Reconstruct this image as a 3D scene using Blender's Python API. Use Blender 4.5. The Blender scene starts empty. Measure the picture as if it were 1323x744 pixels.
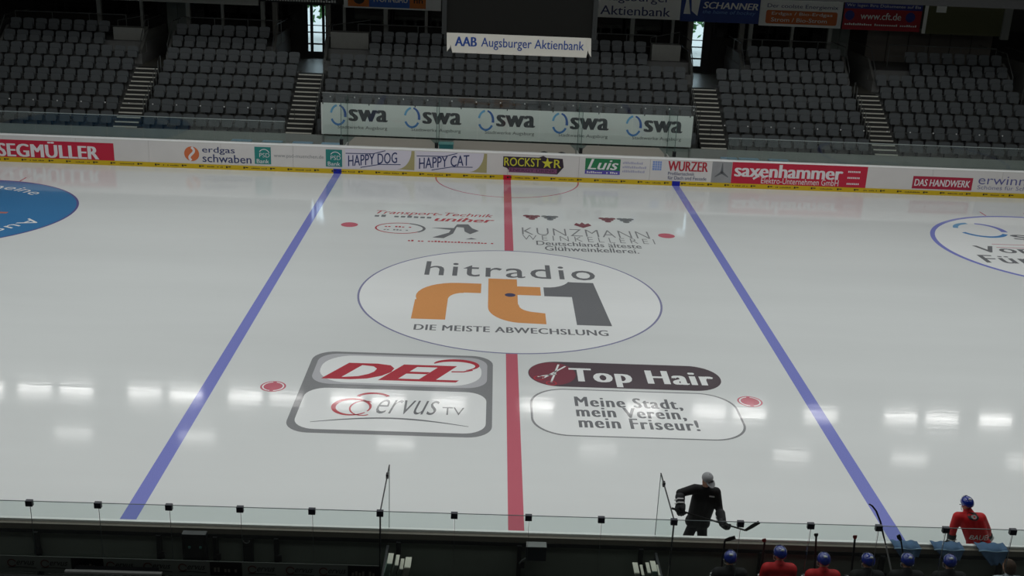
import bpy, bmesh, math, random
from mathutils import Vector, Matrix
from mathutils.bvhtree import BVHTree
from mathutils.geometry import tessellate_polygon
rnd = random.Random(7)
scn = bpy.context.scene
COL = scn.collection

# ------------------------------------------------------------------ camera
W, H, F = 1323, 744, 1423.13
CAM = Vector((-0.6921, -30.828, 10.9332))
YAW, PIT, ROL = -0.0239, -0.3337, -0.0418
RM = Matrix.Rotation(YAW, 3, 'Z') @ Matrix.Rotation(PIT, 3, 'X') @ Matrix.Rotation(ROL, 3, 'Y')
cam_d = bpy.data.cameras.new('camera')
cam = bpy.data.objects.new('camera', cam_d); COL.objects.link(cam)
cam_d.sensor_width = 36; cam_d.lens = 36 * F / W; cam_d.clip_start = .1; cam_d.clip_end = 400
m = Matrix((RM.col[0], RM.col[2], -RM.col[1])).transposed().to_4x4(); m.translation = CAM
cam.matrix_world = m; scn.camera = cam

def ray(x, y): return RM @ Vector(((x - W / 2) / F, 1, (H / 2 - y) / F))
def atY(x, y, Y): d = ray(x, y); return CAM + d * ((Y - CAM.y) / d.y)
def atZ(x, y, Z): d = ray(x, y); return CAM + d * ((Z - CAM.z) / d.z)

# ------------------------------------------------------------------ world, exposure
wd = bpy.data.worlds.new('overcast_sky'); scn.world = wd; wd.use_nodes = True
bg = wd.node_tree.nodes['Background']; bg.inputs[0].default_value = (.72, .86, 1, 1); bg.inputs[1].default_value = 2.6
vs = scn.view_settings
vs.view_transform = 'Standard'; vs.look = 'None'; vs.gamma = 1; vs.use_curve_mapping = False; vs.exposure = 0.0
LAMP_W = 11.0            # watts of one floodlight
FILL_W = 146.0            # watts of one added fill light
fill_panels = []  # fill lights added under the roof to brighten ice, stands and benches
for yy in (-20, -11.5, -5.5, .5, 6):
    for xx in (-24, -12, 0, 12, 24):
        ld = bpy.data.lights.new('fill_glow', 'AREA'); ld.shape = 'RECTANGLE'; ld.size = 7; ld.size_y = 2.4; ld.energy = FILL_W * (.6 if yy < -15 else 1.3 if yy < -3 else 1.25 if yy < 3 else 1.75); ld.color = (.97, 1, .99)
        lo = bpy.data.objects.new('fill_glow', ld); COL.objects.link(lo); lo.location = (xx, yy, 13.9); fill_panels.append((xx, yy))
ORD = 'first second third fourth fifth sixth seventh eighth ninth tenth eleventh twelfth thirteenth fourteenth fifteenth sixteenth seventeenth eighteenth nineteenth twentieth'.split() + ['twenty-' + q for q in 'first second third fourth fifth sixth seventh eighth ninth'.split()]

# ------------------------------------------------------------------ materials
def lin(c): return tuple(((v / 255 / 12.92) if v <= 10 else ((v / 255 + .055) / 1.055) ** 2.4) for v in c)
MATS = {}
def mat(name, rgb, rough=.5, metal=0., var=0., scale=8., bump=0., spec=.5, stretch=(1, 1, 1), ior=1.45, coat=0.):
    """procedural principled material; rgb given in 0-255 sRGB"""
    if name in MATS: return MATS[name]
    M = bpy.data.materials.new(name); M.use_nodes = True; nt = M.node_tree; b = nt.nodes['Principled BSDF']
    c = lin(rgb); b.inputs['Base Color'].default_value = (*c, 1); b.inputs['Roughness'].default_value = rough
    b.inputs['Metallic'].default_value = metal; b.inputs['IOR'].default_value = ior
    b.inputs['Specular IOR Level'].default_value = spec; b.inputs['Coat Weight'].default_value = coat
    if var or bump:
        tc = nt.nodes.new('ShaderNodeTexCoord'); mp = nt.nodes.new('ShaderNodeMapping'); mp.inputs['Scale'].default_value = stretch
        nz = nt.nodes.new('ShaderNodeTexNoise'); nz.inputs['Scale'].default_value = scale; nz.inputs['Detail'].default_value = 4
        nt.links.new(tc.outputs['Object'], mp.inputs[0]); nt.links.new(mp.outputs[0], nz.inputs['Vector'])
        if var:
            mx = nt.nodes.new('ShaderNodeMix'); mx.data_type = 'RGBA'
            mx.inputs[6].default_value = (*[v * (1 - var) for v in c], 1); mx.inputs[7].default_value = (*[min(1, v * (1 + var)) for v in c], 1)
            nt.links.new(nz.outputs[0], mx.inputs[0]); nt.links.new(mx.outputs[2], b.inputs['Base Color'])
        if bump:
            bp = nt.nodes.new('ShaderNodeBump'); bp.inputs['Strength'].default_value = bump; bp.inputs['Distance'].default_value = .01
            nt.links.new(nz.outputs[0], bp.inputs['Height']); nt.links.new(bp.outputs[0], b.inputs['Normal'])
    MATS[name] = M; return M

def ice_mat(name, rgb, mottled=True):
    """ice with paint under it: sharp wet gloss, faint resurfacing streaks along the rink"""
    if name in MATS: return MATS[name]
    M = bpy.data.materials.new(name); M.use_nodes = True; nt = M.node_tree; b = nt.nodes['Principled BSDF']
    c = lin(rgb); b.inputs['IOR'].default_value = 1.31
    geo = nt.nodes.new('ShaderNodeNewGeometry')
    def noise(sc, st, det=3):
        mp = nt.nodes.new('ShaderNodeMapping'); mp.inputs['Scale'].default_value = st
        n = nt.nodes.new('ShaderNodeTexNoise'); n.inputs['Scale'].default_value = sc; n.inputs['Detail'].default_value = det
        nt.links.new(geo.outputs['Position'], mp.inputs[0]); nt.links.new(mp.outputs[0], n.inputs['Vector']); return n
    n1 = noise(.5, (.18, 1, 1)); n2 = noise(60, (1, 1, 1), 2)
    mx = nt.nodes.new('ShaderNodeMix'); mx.data_type = 'RGBA'
    a = .07 if mottled else .03
    mx.inputs[6].default_value = (*[v * (1 - a) for v in c], 1); mx.inputs[7].default_value = (*[min(1, v * (1 + a)) for v in c], 1)
    nt.links.new(n1.outputs[0], mx.inputs[0])
    m2 = nt.nodes.new('ShaderNodeMix'); m2.data_type = 'RGBA'; m2.blend_type = 'MULTIPLY'; m2.inputs[0].default_value = .16
    r2 = nt.nodes.new('ShaderNodeValToRGB'); r2.color_ramp.elements[0].position = .3; r2.color_ramp.elements[1].position = .6
    nt.links.new(n2.outputs[0], r2.inputs[0]); nt.links.new(mx.outputs[2], m2.inputs[6]); nt.links.new(r2.outputs[0], m2.inputs[7])
    nt.links.new((mx if mottled else m2).outputs[2], b.inputs['Base Color'])
    n3 = noise(1.3, (.25, 1.6, 1), 5)
    rr = nt.nodes.new('ShaderNodeMapRange'); rr.inputs[1].default_value = .3; rr.inputs[2].default_value = .7
    rr.inputs[3].default_value = .045; rr.inputs[4].default_value = .10
    nt.links.new(n3.outputs[0], rr.inputs[0]); nt.links.new(rr.outputs[0], b.inputs['Roughness'])
    n4 = noise(1.1, (1, 5, 1), 6)
    bp = nt.nodes.new('ShaderNodeBump'); bp.inputs['Strength'].default_value = .16; bp.inputs['Distance'].default_value = .006
    nt.links.new(n4.outputs[0], bp.inputs['Height']); nt.links.new(bp.outputs[0], b.inputs['Normal'])
    MATS[name] = M; return M

def glass_mat(name, tint, refl=.9, ior=1.45, fac=None):
    if name in MATS: return MATS[name]
    M = bpy.data.materials.new(name); M.use_nodes = True; nt = M.node_tree; nt.nodes.clear()
    o = nt.nodes.new('ShaderNodeOutputMaterial'); t = nt.nodes.new('ShaderNodeBsdfTransparent'); g = nt.nodes.new('ShaderNodeBsdfGlossy')
    t.inputs[0].default_value = (*tint, 1); g.inputs[0].default_value = (refl, refl, refl, 1); g.inputs[1].default_value = .03
    fr = nt.nodes.new('ShaderNodeFresnel'); fr.inputs[0].default_value = ior
    mx = nt.nodes.new('ShaderNodeMixShader')
    if fac is None: nt.links.new(fr.outputs[0], mx.inputs[0])
    else: mx.inputs[0].default_value = fac
    nt.links.new(t.outputs[0], mx.inputs[1]); nt.links.new(g.outputs[0], mx.inputs[2])
    nt.links.new(mx.outputs[0], o.inputs[0]); MATS[name] = M; return M

def emit_mat(name, rgb, s):
    M = bpy.data.materials.new(name); M.use_nodes = True; b = M.node_tree.nodes['Principled BSDF']
    b.inputs['Emission Color'].default_value = (*rgb, 1); b.inputs['Emission Strength'].default_value = s; return M

# ------------------------------------------------------------------ object helpers
ROOT = {}        # object name -> world location of its root
def tag(o, label=None, cat=None, group=None, kind=None):
    if label: o['label'] = label
    if cat: o['category'] = cat
    if group: o['group'] = group
    if kind: o['kind'] = kind
    return o
def thing(name, label, cat, loc=(0, 0, 0), group=None, kind=None):
    o = bpy.data.objects.new(name, None); COL.objects.link(o); o.location = loc; o.empty_display_size = .1
    ROOT[o.name] = Vector(loc); return tag(o, label, cat, group, kind)
def link(name, me, parent=None):
    o = bpy.data.objects.new(name, me); COL.objects.link(o)
    if parent is not None:
        o.parent = parent; ROOT[o.name] = ROOT[parent.name]
    else: ROOT[o.name] = Vector((0, 0, 0))
    return o
class G:
    """collects faces in world coordinates"""
    def __init__(s): s.v = []; s.f = []
    def add(s, vs_, fs):
        n = len(s.v); s.v += [tuple(p) for p in vs_]; s.f += [tuple(i + n for i in f) for f in fs]; return s
    def box(s, x0, x1, y0, y1, z0, z1):
        return s.add([(x0, y0, z0), (x1, y0, z0), (x1, y1, z0), (x0, y1, z0), (x0, y0, z1), (x1, y0, z1), (x1, y1, z1), (x0, y1, z1)],
                     [(0, 3, 2, 1), (4, 5, 6, 7), (0, 1, 5, 4), (1, 2, 6, 5), (2, 3, 7, 6), (3, 0, 4, 7)])
    def bar(s, p, q, w, h=None, up=(0, 0, 1)):
        p, q = Vector(p), Vector(q); h = h or w; d = (q - p).normalized(); u = Vector(up)
        if abs(d.dot(u)) > .98: u = Vector((0, 1, 0))
        a = d.cross(u).normalized(); b = a.cross(d).normalized(); v = []
        for c in (p, q):
            for i, j in ((-1, -1), (1, -1), (1, 1), (-1, 1)): v.append(c + a * i * w / 2 + b * j * h / 2)
        return s.add(v, [(3, 2, 1, 0), (4, 5, 6, 7), (0, 1, 5, 4), (1, 2, 6, 5), (2, 3, 7, 6), (3, 0, 4, 7)])
    def tube(s, pts, rs, n=8, cap=True):
        pts = [Vector(p) for p in pts]
        if not hasattr(rs, '__len__'): rs = [rs] * len(pts)
        base = len(s.v)
        for i, p in enumerate(pts):
            d = (pts[min(i + 1, len(pts) - 1)] - pts[max(i - 1, 0)]).normalized()
            u = Vector((0, 0, 1)) if abs(d.z) < .9 else Vector((0, 1, 0))
            a = d.cross(u).normalized(); b = a.cross(d)
            for k in range(n):
                t = 2 * math.pi * k / n; s.v.append(tuple(p + (a * math.cos(t) + b * math.sin(t)) * rs[i]))
        for i in range(len(pts) - 1):
            for k in range(n):
                k2 = (k + 1) % n; s.f.append((base + i * n + k, base + i * n + k2, base + (i + 1) * n + k2, base + (i + 1) * n + k))
        if cap:
            s.f.append(tuple(base + k for k in range(n))[::-1]); s.f.append(tuple(base + (len(pts) - 1) * n + k for k in range(n)))
        return s
    def ball(s, c, r, nu=16, nv=10, zmin=-1.):
        c = Vector(c); r = Vector(r) if hasattr(r, '__len__') else Vector((r, r, r)); base = len(s.v)
        for j in range(nv + 1):
            t = math.pi * j / nv
            for i in range(nu):
                a = 2 * math.pi * i / nu; z = max(math.cos(t), zmin)
                s.v.append((c.x + r.x * math.sin(t) * math.cos(a), c.y + r.y * math.sin(t) * math.sin(a), c.z + r.z * z))
        for j in range(nv):
            for i in range(nu):
                i2 = (i + 1) % nu; s.f.append((base + j * nu + i, base + (j + 1) * nu + i, base + (j + 1) * nu + i2, base + j * nu + i2))
        return s
    def poly(s, pts):                       # flat outline of 3-D points, any concavity
        pts = [Vector(p) for p in pts]; tr = tessellate_polygon([pts])
        return s.add(pts, [tuple(t) for t in tr])
    def slab(s, front, back):               # two matching outlines joined to a solid
        n = len(front); tr = tessellate_polygon([[Vector(p) for p in front]]); base = len(s.v)
        s.add(list(front) + list(back), [])
        s.f += [tuple(base + i for i in t) for t in tr] + [tuple(base + n + i for i in t[::-1]) for t in tr]
        for i in range(n): j = (i + 1) % n; s.f.append((base + i, base + j, base + n + j, base + n + i))
        return s
    def strip(s, A, B):                     # ribbon between two matching polylines
        n = len(A); base = len(s.v); s.add(list(A) + list(B), [])
        s.f += [(base + i, base + i + 1, base + n + i + 1, base + n + i) for i in range(n - 1)]; return s
    def build(s, name, mt, parent=None, smooth=False, fix=True):
        me = bpy.data.meshes.new(name)
        off = ROOT[parent.name] if parent is not None else Vector((0, 0, 0))
        me.from_pydata([tuple(Vector(p) - off) for p in s.v], [], s.f); me.materials.append(mt)
        if fix:
            b = bmesh.new(); b.from_mesh(me); bmesh.ops.recalc_face_normals(b, faces=b.faces[:]); b.to_mesh(me); b.free()
        if smooth:
            for p in me.polygons: p.use_smooth = True
        me.update(); return link(name, me, parent)
def copy_tree(o, loc, parent=None):
    c = o.copy(); COL.objects.link(c)
    if parent is None: c.location = loc
    else: c.parent = parent
    ROOT[c.name] = Vector(loc)
    for ch in list(o.children): copy_tree(ch, loc, c)
    return c

# flat print ------------------------------------------------------------
SCR = bpy.data.scenes.new('scratch')
def evaluated_mesh(o):
    SCR.collection.objects.link(o); vl = SCR.view_layers[0]; vl.update()
    return bpy.data.meshes.new_from_object(o.evaluated_get(vl.depsgraph))
def text2d(body, bold=0., shear=0., space=1.):
    """default font text as triangles, normalised to a 0..1 box"""
    cu = bpy.data.curves.new('lettering', 'FONT'); cu.body = body; cu.offset = bold; cu.shear = shear; cu.space_character = space; cu.resolution_u = 3
    o = bpy.data.objects.new('lettering', cu); me = evaluated_mesh(o)
    v = [(p.co.x, p.co.y) for p in me.vertices]; f = [tuple(p.vertices) for p in me.polygons]
    bpy.data.objects.remove(o); bpy.data.curves.remove(cu); bpy.data.meshes.remove(me)
    return v, f
def norm2d(v):
    xs = [p[0] for p in v]; ys = [p[1] for p in v]; x0, x1, y0, y1 = min(xs), max(xs), min(ys), max(ys)
    return [((x - x0) / (x1 - x0 + 1e-9), (y - y0) / (y1 - y0 + 1e-9)) for x, y in v]
class Plane:
    """a 2-D drawing surface: map (u, v, layer) to the world"""
    def __init__(s, fn): s.fn = fn
    def text(s, name, body, box, mt, parent, lay=1, bold=.02, shear=0., warp=None, space=1.):
        v, f = text2d(body, min(bold, 0), shear, space); v = norm2d(v); x0, x1, y0, y1 = box
        w = warp or (lambda u, q: (u, q)); g = G()
        n = max(1, len(body)); fat = max(0, bold) * .9 / (n * .6)
        for q, dx in enumerate((-fat, 0, fat) if fat > 0 else (0,)):
            g.add([s.fn(x0 + (x1 - x0) * (fat + a * (1 - 2 * fat) + dx), y0 + (y1 - y0) * b, lay + .06 * q) for a, b in (w(*p) for p in v)], f)
        return g.build(name, mt, parent, fix=False)
    def poly(s, name, pts, mt, parent, lay=1):
        return G().poly([s.fn(a, b, lay) for a, b in pts]).build(name, mt, parent, fix=False)
    def polys(s, name, lists, mt, parent, lay=1):
        g = G()
        for pts in lists: g.poly([s.fn(a, b, lay) for a, b in pts])
        return g.build(name, mt, parent, fix=False)
    def rect(s, name, box, mt, parent, lay=1):
        x0, x1, y0, y1 = box; return s.poly(name, [(x0, y0), (x1, y0), (x1, y1), (x0, y1)], mt, parent, lay)
    def band(s, name, pts, wd_, mt, parent, lay=1):
        """ribbon along a 2-D path, width number or list"""
        A, B = [], []; n = len(pts)
        for i, p in enumerate(pts):
            q, r = pts[min(i + 1, n - 1)], pts[max(i - 1, 0)]; dx, dy = q[0] - r[0], q[1] - r[1]; l = math.hypot(dx, dy) or 1
            w = (wd_[i] if hasattr(wd_, '__len__') else wd_) / 2
            A.append(s.fn(p[0] - dy / l * w, p[1] + dx / l * w, lay)); B.append(s.fn(p[0] + dy / l * w, p[1] - dx / l * w, lay))
        return G().strip(A, B).build(name, mt, parent, fix=False)
    def greek(s, name, box, mt, parent, n=12, lay=1):
        """lettering too small to read in the photograph: a row of letter-sized dabs"""
        x0, x1, y0, y1 = box; g = G(); p = (x1 - x0) / n; r = random.Random(int(abs(x0) * 97) + n)
        for i in range(n):
            if r.random() < .1: continue
            h = y0 + (y1 - y0) * r.choice((.7, .72, 1.)); a = x0 + i * p
            g.poly([s.fn(*q, lay) for q in ((a, y0), (a + p * .68, y0), (a + p * .68, h), (a, h))])
        return tag(g.build(name, mt, parent, fix=False), kind='stuff')
def arc(cx, cy, r, a0, a1, n=48, ry=None):
    ry = ry or r
    return [(cx + r * math.cos(math.radians(a0 + (a1 - a0) * i / n)), cy + ry * math.sin(math.radians(a0 + (a1 - a0) * i / n))) for i in range(n + 1)]
def rrect(x0, x1, y0, y1, r, n=8):
    return arc(x1 - r, y1 - r, r, 0, 90, n) + arc(x0 + r, y1 - r, r, 90, 180, n) + arc(x0 + r, y0 + r, r, 180, 270, n) + arc(x1 - r, y0 + r, r, 270, 360, n)

# ================================================================== HALL
YB, YN = 14.64, -14.96        # far / near rink boards (ice faces)
HB = 1.19
concrete = mat('concrete', (112, 112, 110), .85, var=.15, scale=3, bump=.1)
dark_wall = mat('dark_wall', (34, 34, 35), .8, var=.2, scale=2)
ceil_m = mat('dark_steel_deck', (60, 62, 64), .7, var=.1)
def struct(o, label, cat='structure'): return tag(o, label, cat, kind='structure')
struct(G().box(-34, 34, -46, 29, -.5, -.06).build('floor', mat('screed', (90, 90, 88), .8, var=.1), None), 'grey concrete hall floor under and around the rink', 'floor')
struct(G().box(-34, 34, -46, 29, 14, 14.3).build('ceiling', ceil_m), 'dark steel roof deck above the rink', 'ceiling')
struct(G().box(-34.3, -34, -46, 29, -.5, 14).build('wall_left', dark_wall), 'dark hall wall beyond the left end of the rink', 'wall')
struct(G().box(34, 34.3, -46, 29, -.5, 14).build('wall_right', dark_wall), 'dark hall wall beyond the right end of the rink', 'wall')
struct(G().box(-34, 34, -46.3, -46, -.5, 14).build('wall_near', dark_wall), 'dark hall wall behind the viewer', 'wall')

# ice ------------------------------------------------------------------
ICE = struct(G().box(-27, 27, YN, YB, -.06, 0).build('floor', ice_mat('ice', (230, 233, 232)), None), 'white glossy ice surface of the hockey rink', 'ice')
ice = Plane(lambda u, v, l: (u, v, .0008 * l))
i_blue, i_red = ice_mat('ice_blue', (142, 148, 220), False), ice_mat('ice_red', (211, 114, 129), False)
i_dark, i_gray = ice_mat('ice_charcoal', (130, 131, 134), False), ice_mat('ice_gray', (150, 151, 153), False)
i_white, i_orange = ice_mat('ice_white', (246, 248, 247)), ice_mat('ice_orange', (238, 168, 108), False)
i_crim, i_ring = ice_mat('ice_crimson', (198, 78, 88), False), ice_mat('ice_ring', (150, 150, 184), False)
i_azure, i_sky, i_maroon = ice_mat('ice_azure', (74, 136, 190), False), ice_mat('ice_sky', (130, 180, 222), False), ice_mat('ice_maroon', (142, 84, 94), False)
i_pale = ice_mat('ice_pale', (196, 196, 200))
BX = 7.15
for sx in (-1, 1):
    tag(ice.rect('blue_line', (sx * BX - .15, sx * BX + .15, YN, YB), i_blue, ICE, 1), 'blue zone line painted in the ice, ' + ('left' if sx < 0 else 'right') + ' of the centre circle')
tag(ice.rect('center_line', (-.15, .15, YN, YB), i_red, ICE, 1), 'red centre line painted across the ice')
tag(ice.poly('center_disc', arc(0, 0, 4.5, 0, 360, 96)[:-1], i_white, ICE, 2), 'white disc of the centre circle')
ice.band('center_circle', arc(0, 0, 4.47, 0, 360, 128), .06, i_ring, ICE, 3)
ice.poly('center_spot', arc(0, .05, .16, 0, 360, 24)[:-1], ice_mat('ice_spot', (92, 92, 120), False), ICE, 6)
ice.band('referee_crease', arc(0, YB, 3, 180, 360, 64), .06, ice_mat('ice_pink', (214, 120, 140), False), ICE, 2)
for sx in (-1, 1):
    for sy in (-1, 1):
        sp = ice.poly('faceoff_spot', arc(sx * 5.66, sy * 6.97, .3, 0, 360, 32)[:-1], i_red, ICE, 2)
        if sy < 0: ice.band('spot_ring', arc(sx * 5.66, -6.97, .24, 100, 260, 20), .035, i_white, sp, 3); ice.band('spot_ring', arc(sx * 5.66, -6.97, .24, -80, 80, 20), .035, i_white, sp, 3)
def lettering(body, box, mt, par, lay=4, **k): return ice.text('lettering', body, box, mt, par, lay, **k)
# centre logo
cl = tag(ice.text('radio_logo', 'hitradio', (-2.66, 2.7, 1.66, 3.05), i_dark, ICE, 4, bold=.008, space=1.12), 'grey lettering hitradio across the centre circle')
lettering('DIE MEISTE ABWECHSLUNG', (-2.65, 2.66, -3.02, -2.6), i_dark, cl, bold=.03, space=1.08)
ice.poly('letter_r', [(-2.78, -2.18), (-2.78, -.6)] + arc(-1.58, -.25, 1.2, 195, 90, 10, 1.25) + [(-.87, 1.0), (-.87, .13), (-1.38, .13)] + arc(-1.38, -.5, .45, 90, 175, 6, .6) + [(-1.83, -2.18)], i_orange, cl, 4)
ice.poly('letter_t', [(-.66, 1.52), (.22, 1.52), (.22, .86), (.92, .86), (.92, .08), (.22, .08), (.22, -.7)] + arc(.75, -.85, .5, 180, 260, 6, .5) + [(.99, -1.42), (.99, -2.28)] + arc(.35, -1.05, 1.0, 262, 180, 10, 1.2), i_orange, cl, 4)
ice.poly('numeral_one', [(1.02, .85)] + arc(1.1, 1.75, .75, -80, -20, 6, .9) + [(1.92, 1.42), (2.58, 1.42), (2.82, -2.26), (1.84, -2.26), (1.84, .05), (1.02, .05)], i_dark, cl, 4)
# league / television boards, near left
lg = tag(ice.poly('sponsor_print', rrect(-5.02, -.48, -9.3, -4.72, .55), i_gray, ICE, 2), 'rounded twin panel print on the ice near the left neutral spot')
ice.poly('upper_panel', rrect(-4.86, -.62, -6.72, -4.85, .5), i_pale, lg, 3); ice.poly('upper_field', rrect(-4.72, -.76, -6.62, -4.95, .75), i_white, lg, 4)
ice.poly('lower_panel', rrect(-4.86, -.62, -9.12, -6.95, .5), i_white, lg, 3)
ice.text('lettering', 'DEL', (-4.62, -1.3, -6.42, -5.42), i_crim, lg, 5, bold=.07, shear=.45, space=1.02)
ice.band('swoosh', arc(-1.42, -5.38, .55, 165, -60, 24, .32), [.03 + .13 * math.sin(math.pi * (i / 24) ** .7) for i in range(25)], i_crim, lg, 5)
ice.band('swoosh', [(-1.5, -5.78), (-1.2, -5.76), (-.98, -5.64)], .07, i_crim, lg, 5)
ice.text('lettering', 'ervus', (-3.12, -1.7, -8.25, -7.5), i_dark, lg, 5, bold=-.008, shear=.4)
ice.text('lettering', 'TV', (-1.62, -1.12, -8.22, -7.82), i_dark, lg, 5, bold=-.005)
ice.band('swash_s', arc(-3.68, -7.95, .42, -30, 320, 40, .42), [.03 + .08 * abs(math.sin(i / 13)) for i in range(41)], i_crim, lg, 5)
ice.band('swash_s', arc(-3.42, -8.0, .3, 60, 300, 30, .38), .04, i_crim, lg, 5); ice.band('swash_s', arc(-3.25, -7.42, .36, 20, 170, 20, .24), .09, i_crim, lg, 5)
ice.band('underline', [(-4.5 + 3.5 * t / 20, -8.78 + .3 * math.sin(math.pi * t / 20)) for t in range(21)], [.02 + .05 * math.sin(math.pi * t / 20) for t in range(21)], i_dark, lg, 5)
# hairdresser print, near right
th = tag(ice.poly('sponsor_print', rrect(.4, 5.2, -6.45, -4.92, .75, 12), ice_mat('ice_charred', (102, 92, 97), False), ICE, 2), 'dark pill shaped print on the ice reading Top Hair')
ice.poly('maroon_patch', arc(1.0, -5.68, .58, 0, 360, 32, .7)[:-1], i_maroon, th, 3)
lettering('Top Hair', (1.42, 5.02, -6.38, -5.3), i_white, th, bold=.06, space=1.14)
for a, b in (((.75, -6.0), (1.35, -5.2)), ((.95, -6.2), (1.18, -5.1)), ((.62, -5.9), (1.1, -5.7))): ice.band('scissor_blade', [a, b], .05, i_white, th, 4)
ice.band('scissor_ring', arc(.66, -5.98, .12, 0, 360, 16), .035, i_crim, th, 4); ice.band('scissor_ring', arc(.95, -6.27, .12, 0, 360, 16), .035, i_crim, th, 4)
mh = tag(ice.poly('sponsor_print', rrect(.4, 5.28, -9.08, -6.58, .85, 12), i_gray, ICE, 2), 'rounded white print on the ice with a three line slogan')
ice.poly('field', rrect(.45, 5.23, -9.03, -6.63, .82, 12), i_white, mh, 3)
for s, bx in (('Meine Stadt,', (1.45, 3.98, -7.62, -7.0)), ('mein Verein,', (1.45, 3.98, -8.16, -7.55)), ('mein Friseur!', (1.47, 4.2, -8.64, -8.1))): lettering(s, bx, i_dark, mh, bold=.055, space=1.16)
# transport print, far left
tp = tag(ice.text('sponsor_print', 'Transport-Technik', (-4.9, -.55, 8.45, 9.02), i_crim, ICE, 4, bold=.01, shear=.3), 'red transport company print on the ice near the far boards')
ice.greek('lettering', (-4.9, -2.75, 8.15, 8.45), i_dark, tp, 9, 4); lettering('uniher', (-2.7, -.5, 7.85, 8.4), i_crim, tp, bold=.04, shear=.3)
ice.band('oval_mark', arc(-3.85, 6.75, .85, 0, 360, 48, .65), .06, i_crim, tp, 4); ice.band('oval_mark', arc(-3.85, 6.75, .86, -40, 70, 24, .66), .1, i_dark, tp, 5)
ice.greek('lettering', (-4.4, -3.3, 6.85, 7.0), i_crim, tp, 9, 4); ice.greek('lettering', (-4.4, -3.4, 6.45, 6.6), i_gray, tp, 9, 4)
ice.polys('bird_emblem', [[(-2.75, 6.95), (-1.95, 7.0), (-1.85, 7.5), (-1.45, 7.55), (-1.3, 7.05), (-1.05, 6.75), (-1.35, 6.3), (-1.55, 6.6), (-1.6, 7.1), (-1.85, 7.15), (-1.95, 6.3), (-2.25, 5.7), (-2.65, 5.75), (-2.1, 6.4), (-2.05, 6.75)], [(-1.5, 5.65), (-1.1, 5.7), (-1.3, 5.85)]], i_dark, tp, 4)
ice.greek('lettering', (-3.45, -.5, 5.2, 5.36), i_crim, tp, 26, 4)
# wine cellar print, far right
kz = tag(ice.text('sponsor_print', 'KUNZMANN', (.48, 5.02, 6.5, 7.4), i_gray, ICE, 4, bold=-.012, space=1.1), 'grey and maroon wine cellar print on the ice near the far boards')
lettering('WEINKELLEREI', (.48, 5.12, 5.85, 6.45), i_gray, kz, bold=-.012, space=1.5)
lettering('Deutschlands älteste', (.95, 4.58, 5.28, 5.78), i_dark, kz, bold=.02); lettering('Glühweinkellerei.', (1.22, 4.42, 4.68, 5.2), i_dark, kz, bold=.02)
for cx in (1.22, 4.05):
    for sx in (-1, 1):
        ice.polys('grape_emblem', [arc(cx + sx * .34 + dx, 8.75 + dy, .13, 0, 360, 10)[:-1] for dx, dy in ((-.2, .25), (0, .25), (.2, .25), (-.1, .05), (.1, .05), (0, -.16))], i_maroon if sx < 0 else i_dark, kz, 4)
ice.poly('crest', [(2.4, 7.95), (2.5, 8.25), (2.62, 8.1), (2.72, 8.35), (2.82, 8.1), (2.95, 8.25), (3.05, 7.95), (2.72, 7.6)], i_maroon, kz, 4)
# end zone circles
zl = tag(ice.poly('zone_disc', arc(-20, 7, 4.5, 0, 360, 96)[:-1], i_azure, ICE, 2), 'blue disc print in the left end zone with white newspaper lettering')
ice.band('zone_circle', arc(-20, 7, 4.47, 0, 360, 96), .08, ice_mat('ice_violet', (110, 104, 160), False), zl, 3)
def arc_text(body, cx, cy, r, h, a0, gap, mt, par):
    """letters set clockwise on a circle, tops outward; a0 = angle of the left edge of the first letter"""
    a = math.radians(a0)
    if a0 > 0: a += sum((max(p[0] for p in text2d(ch, 0)[0]) - min(p[0] for p in text2d(ch, 0)[0])) * h * 1.25 + gap for ch in body) / r      # a0 = where the word ends
    for ch in body:
        v, f = text2d(ch, 0); x0 = min(p[0] for p in v); w = (max(p[0] for p in v) - x0) * h * 1.25; a -= w / 2 / r
        c, s_ = math.cos(a - math.pi / 2), math.sin(a - math.pi / 2); g = G()
        g.add([(cx + ((x - x0) * h * 1.25 - w / 2) * c - (r + y * h) * s_, cy + ((x - x0) * h * 1.25 - w / 2) * s_ + (r + y * h) * c, .0032) for x, y in v], f)
        g.build('lettering', mt, par, fix=False); a -= (w / 2 + gap) / r
arc_text('Allgemeine', -20, 7, 3.25, .85, 47, .08, i_white, zl); arc_text('Augsburger', -20, 7, 3.35, .85, -11, .08, i_white, zl)
ice.rect('red_bar', (-18.5, -17.7, 6.85, 7.05), ice_mat('ice_salmon', (198, 130, 120), False), zl, 4); ice.rect('red_bar', (-18.5, -17.9, 6.4, 6.52), i_pale, zl, 4)
zr = tag(ice.poly('zone_disc', arc(20, 7, 4.5, 0, 360, 96)[:-1], i_white, ICE, 2), 'white disc print in the right end zone with dark slogan')
ice.band('zone_circle', arc(20, 7, 4.42, 0, 360, 96), .17, i_blue, zr, 3)
def drop(pl, cx, cy, w, h, mats, par, lay, t):
    pl.band('drop_mark', arc(cx, cy, w / 2, 168, 100, 16, h / 2), t, mats[0], par, lay); pl.band('drop_mark', arc(cx, cy, w / 2, 80, -12, 16, h / 2), [t * .8 + t * .5 * i / 16 for i in range(17)], mats[1], par, lay)
    pl.band('drop_mark', arc(cx, cy, w / 2, 205, 330, 20, h / 2), t, mats[2], par, lay)
drop(ice, 17.95, 9.25, 1.75, 1.85, (i_sky, i_blue, ice_mat('ice_cyan', (96, 150, 210), False)), zr, 4, .19)
lettering('Von', (16.75, 18.75, 6.3, 7.1), i_dark, zr, bold=.03, space=1.1); lettering('Für', (16.45, 18.2, 5.05, 5.95), i_dark, zr, bold=.03, space=1.1); lettering('s', (18.8, 19.5, 8.1, 8.75), i_dark, zr, bold=.03)
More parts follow.
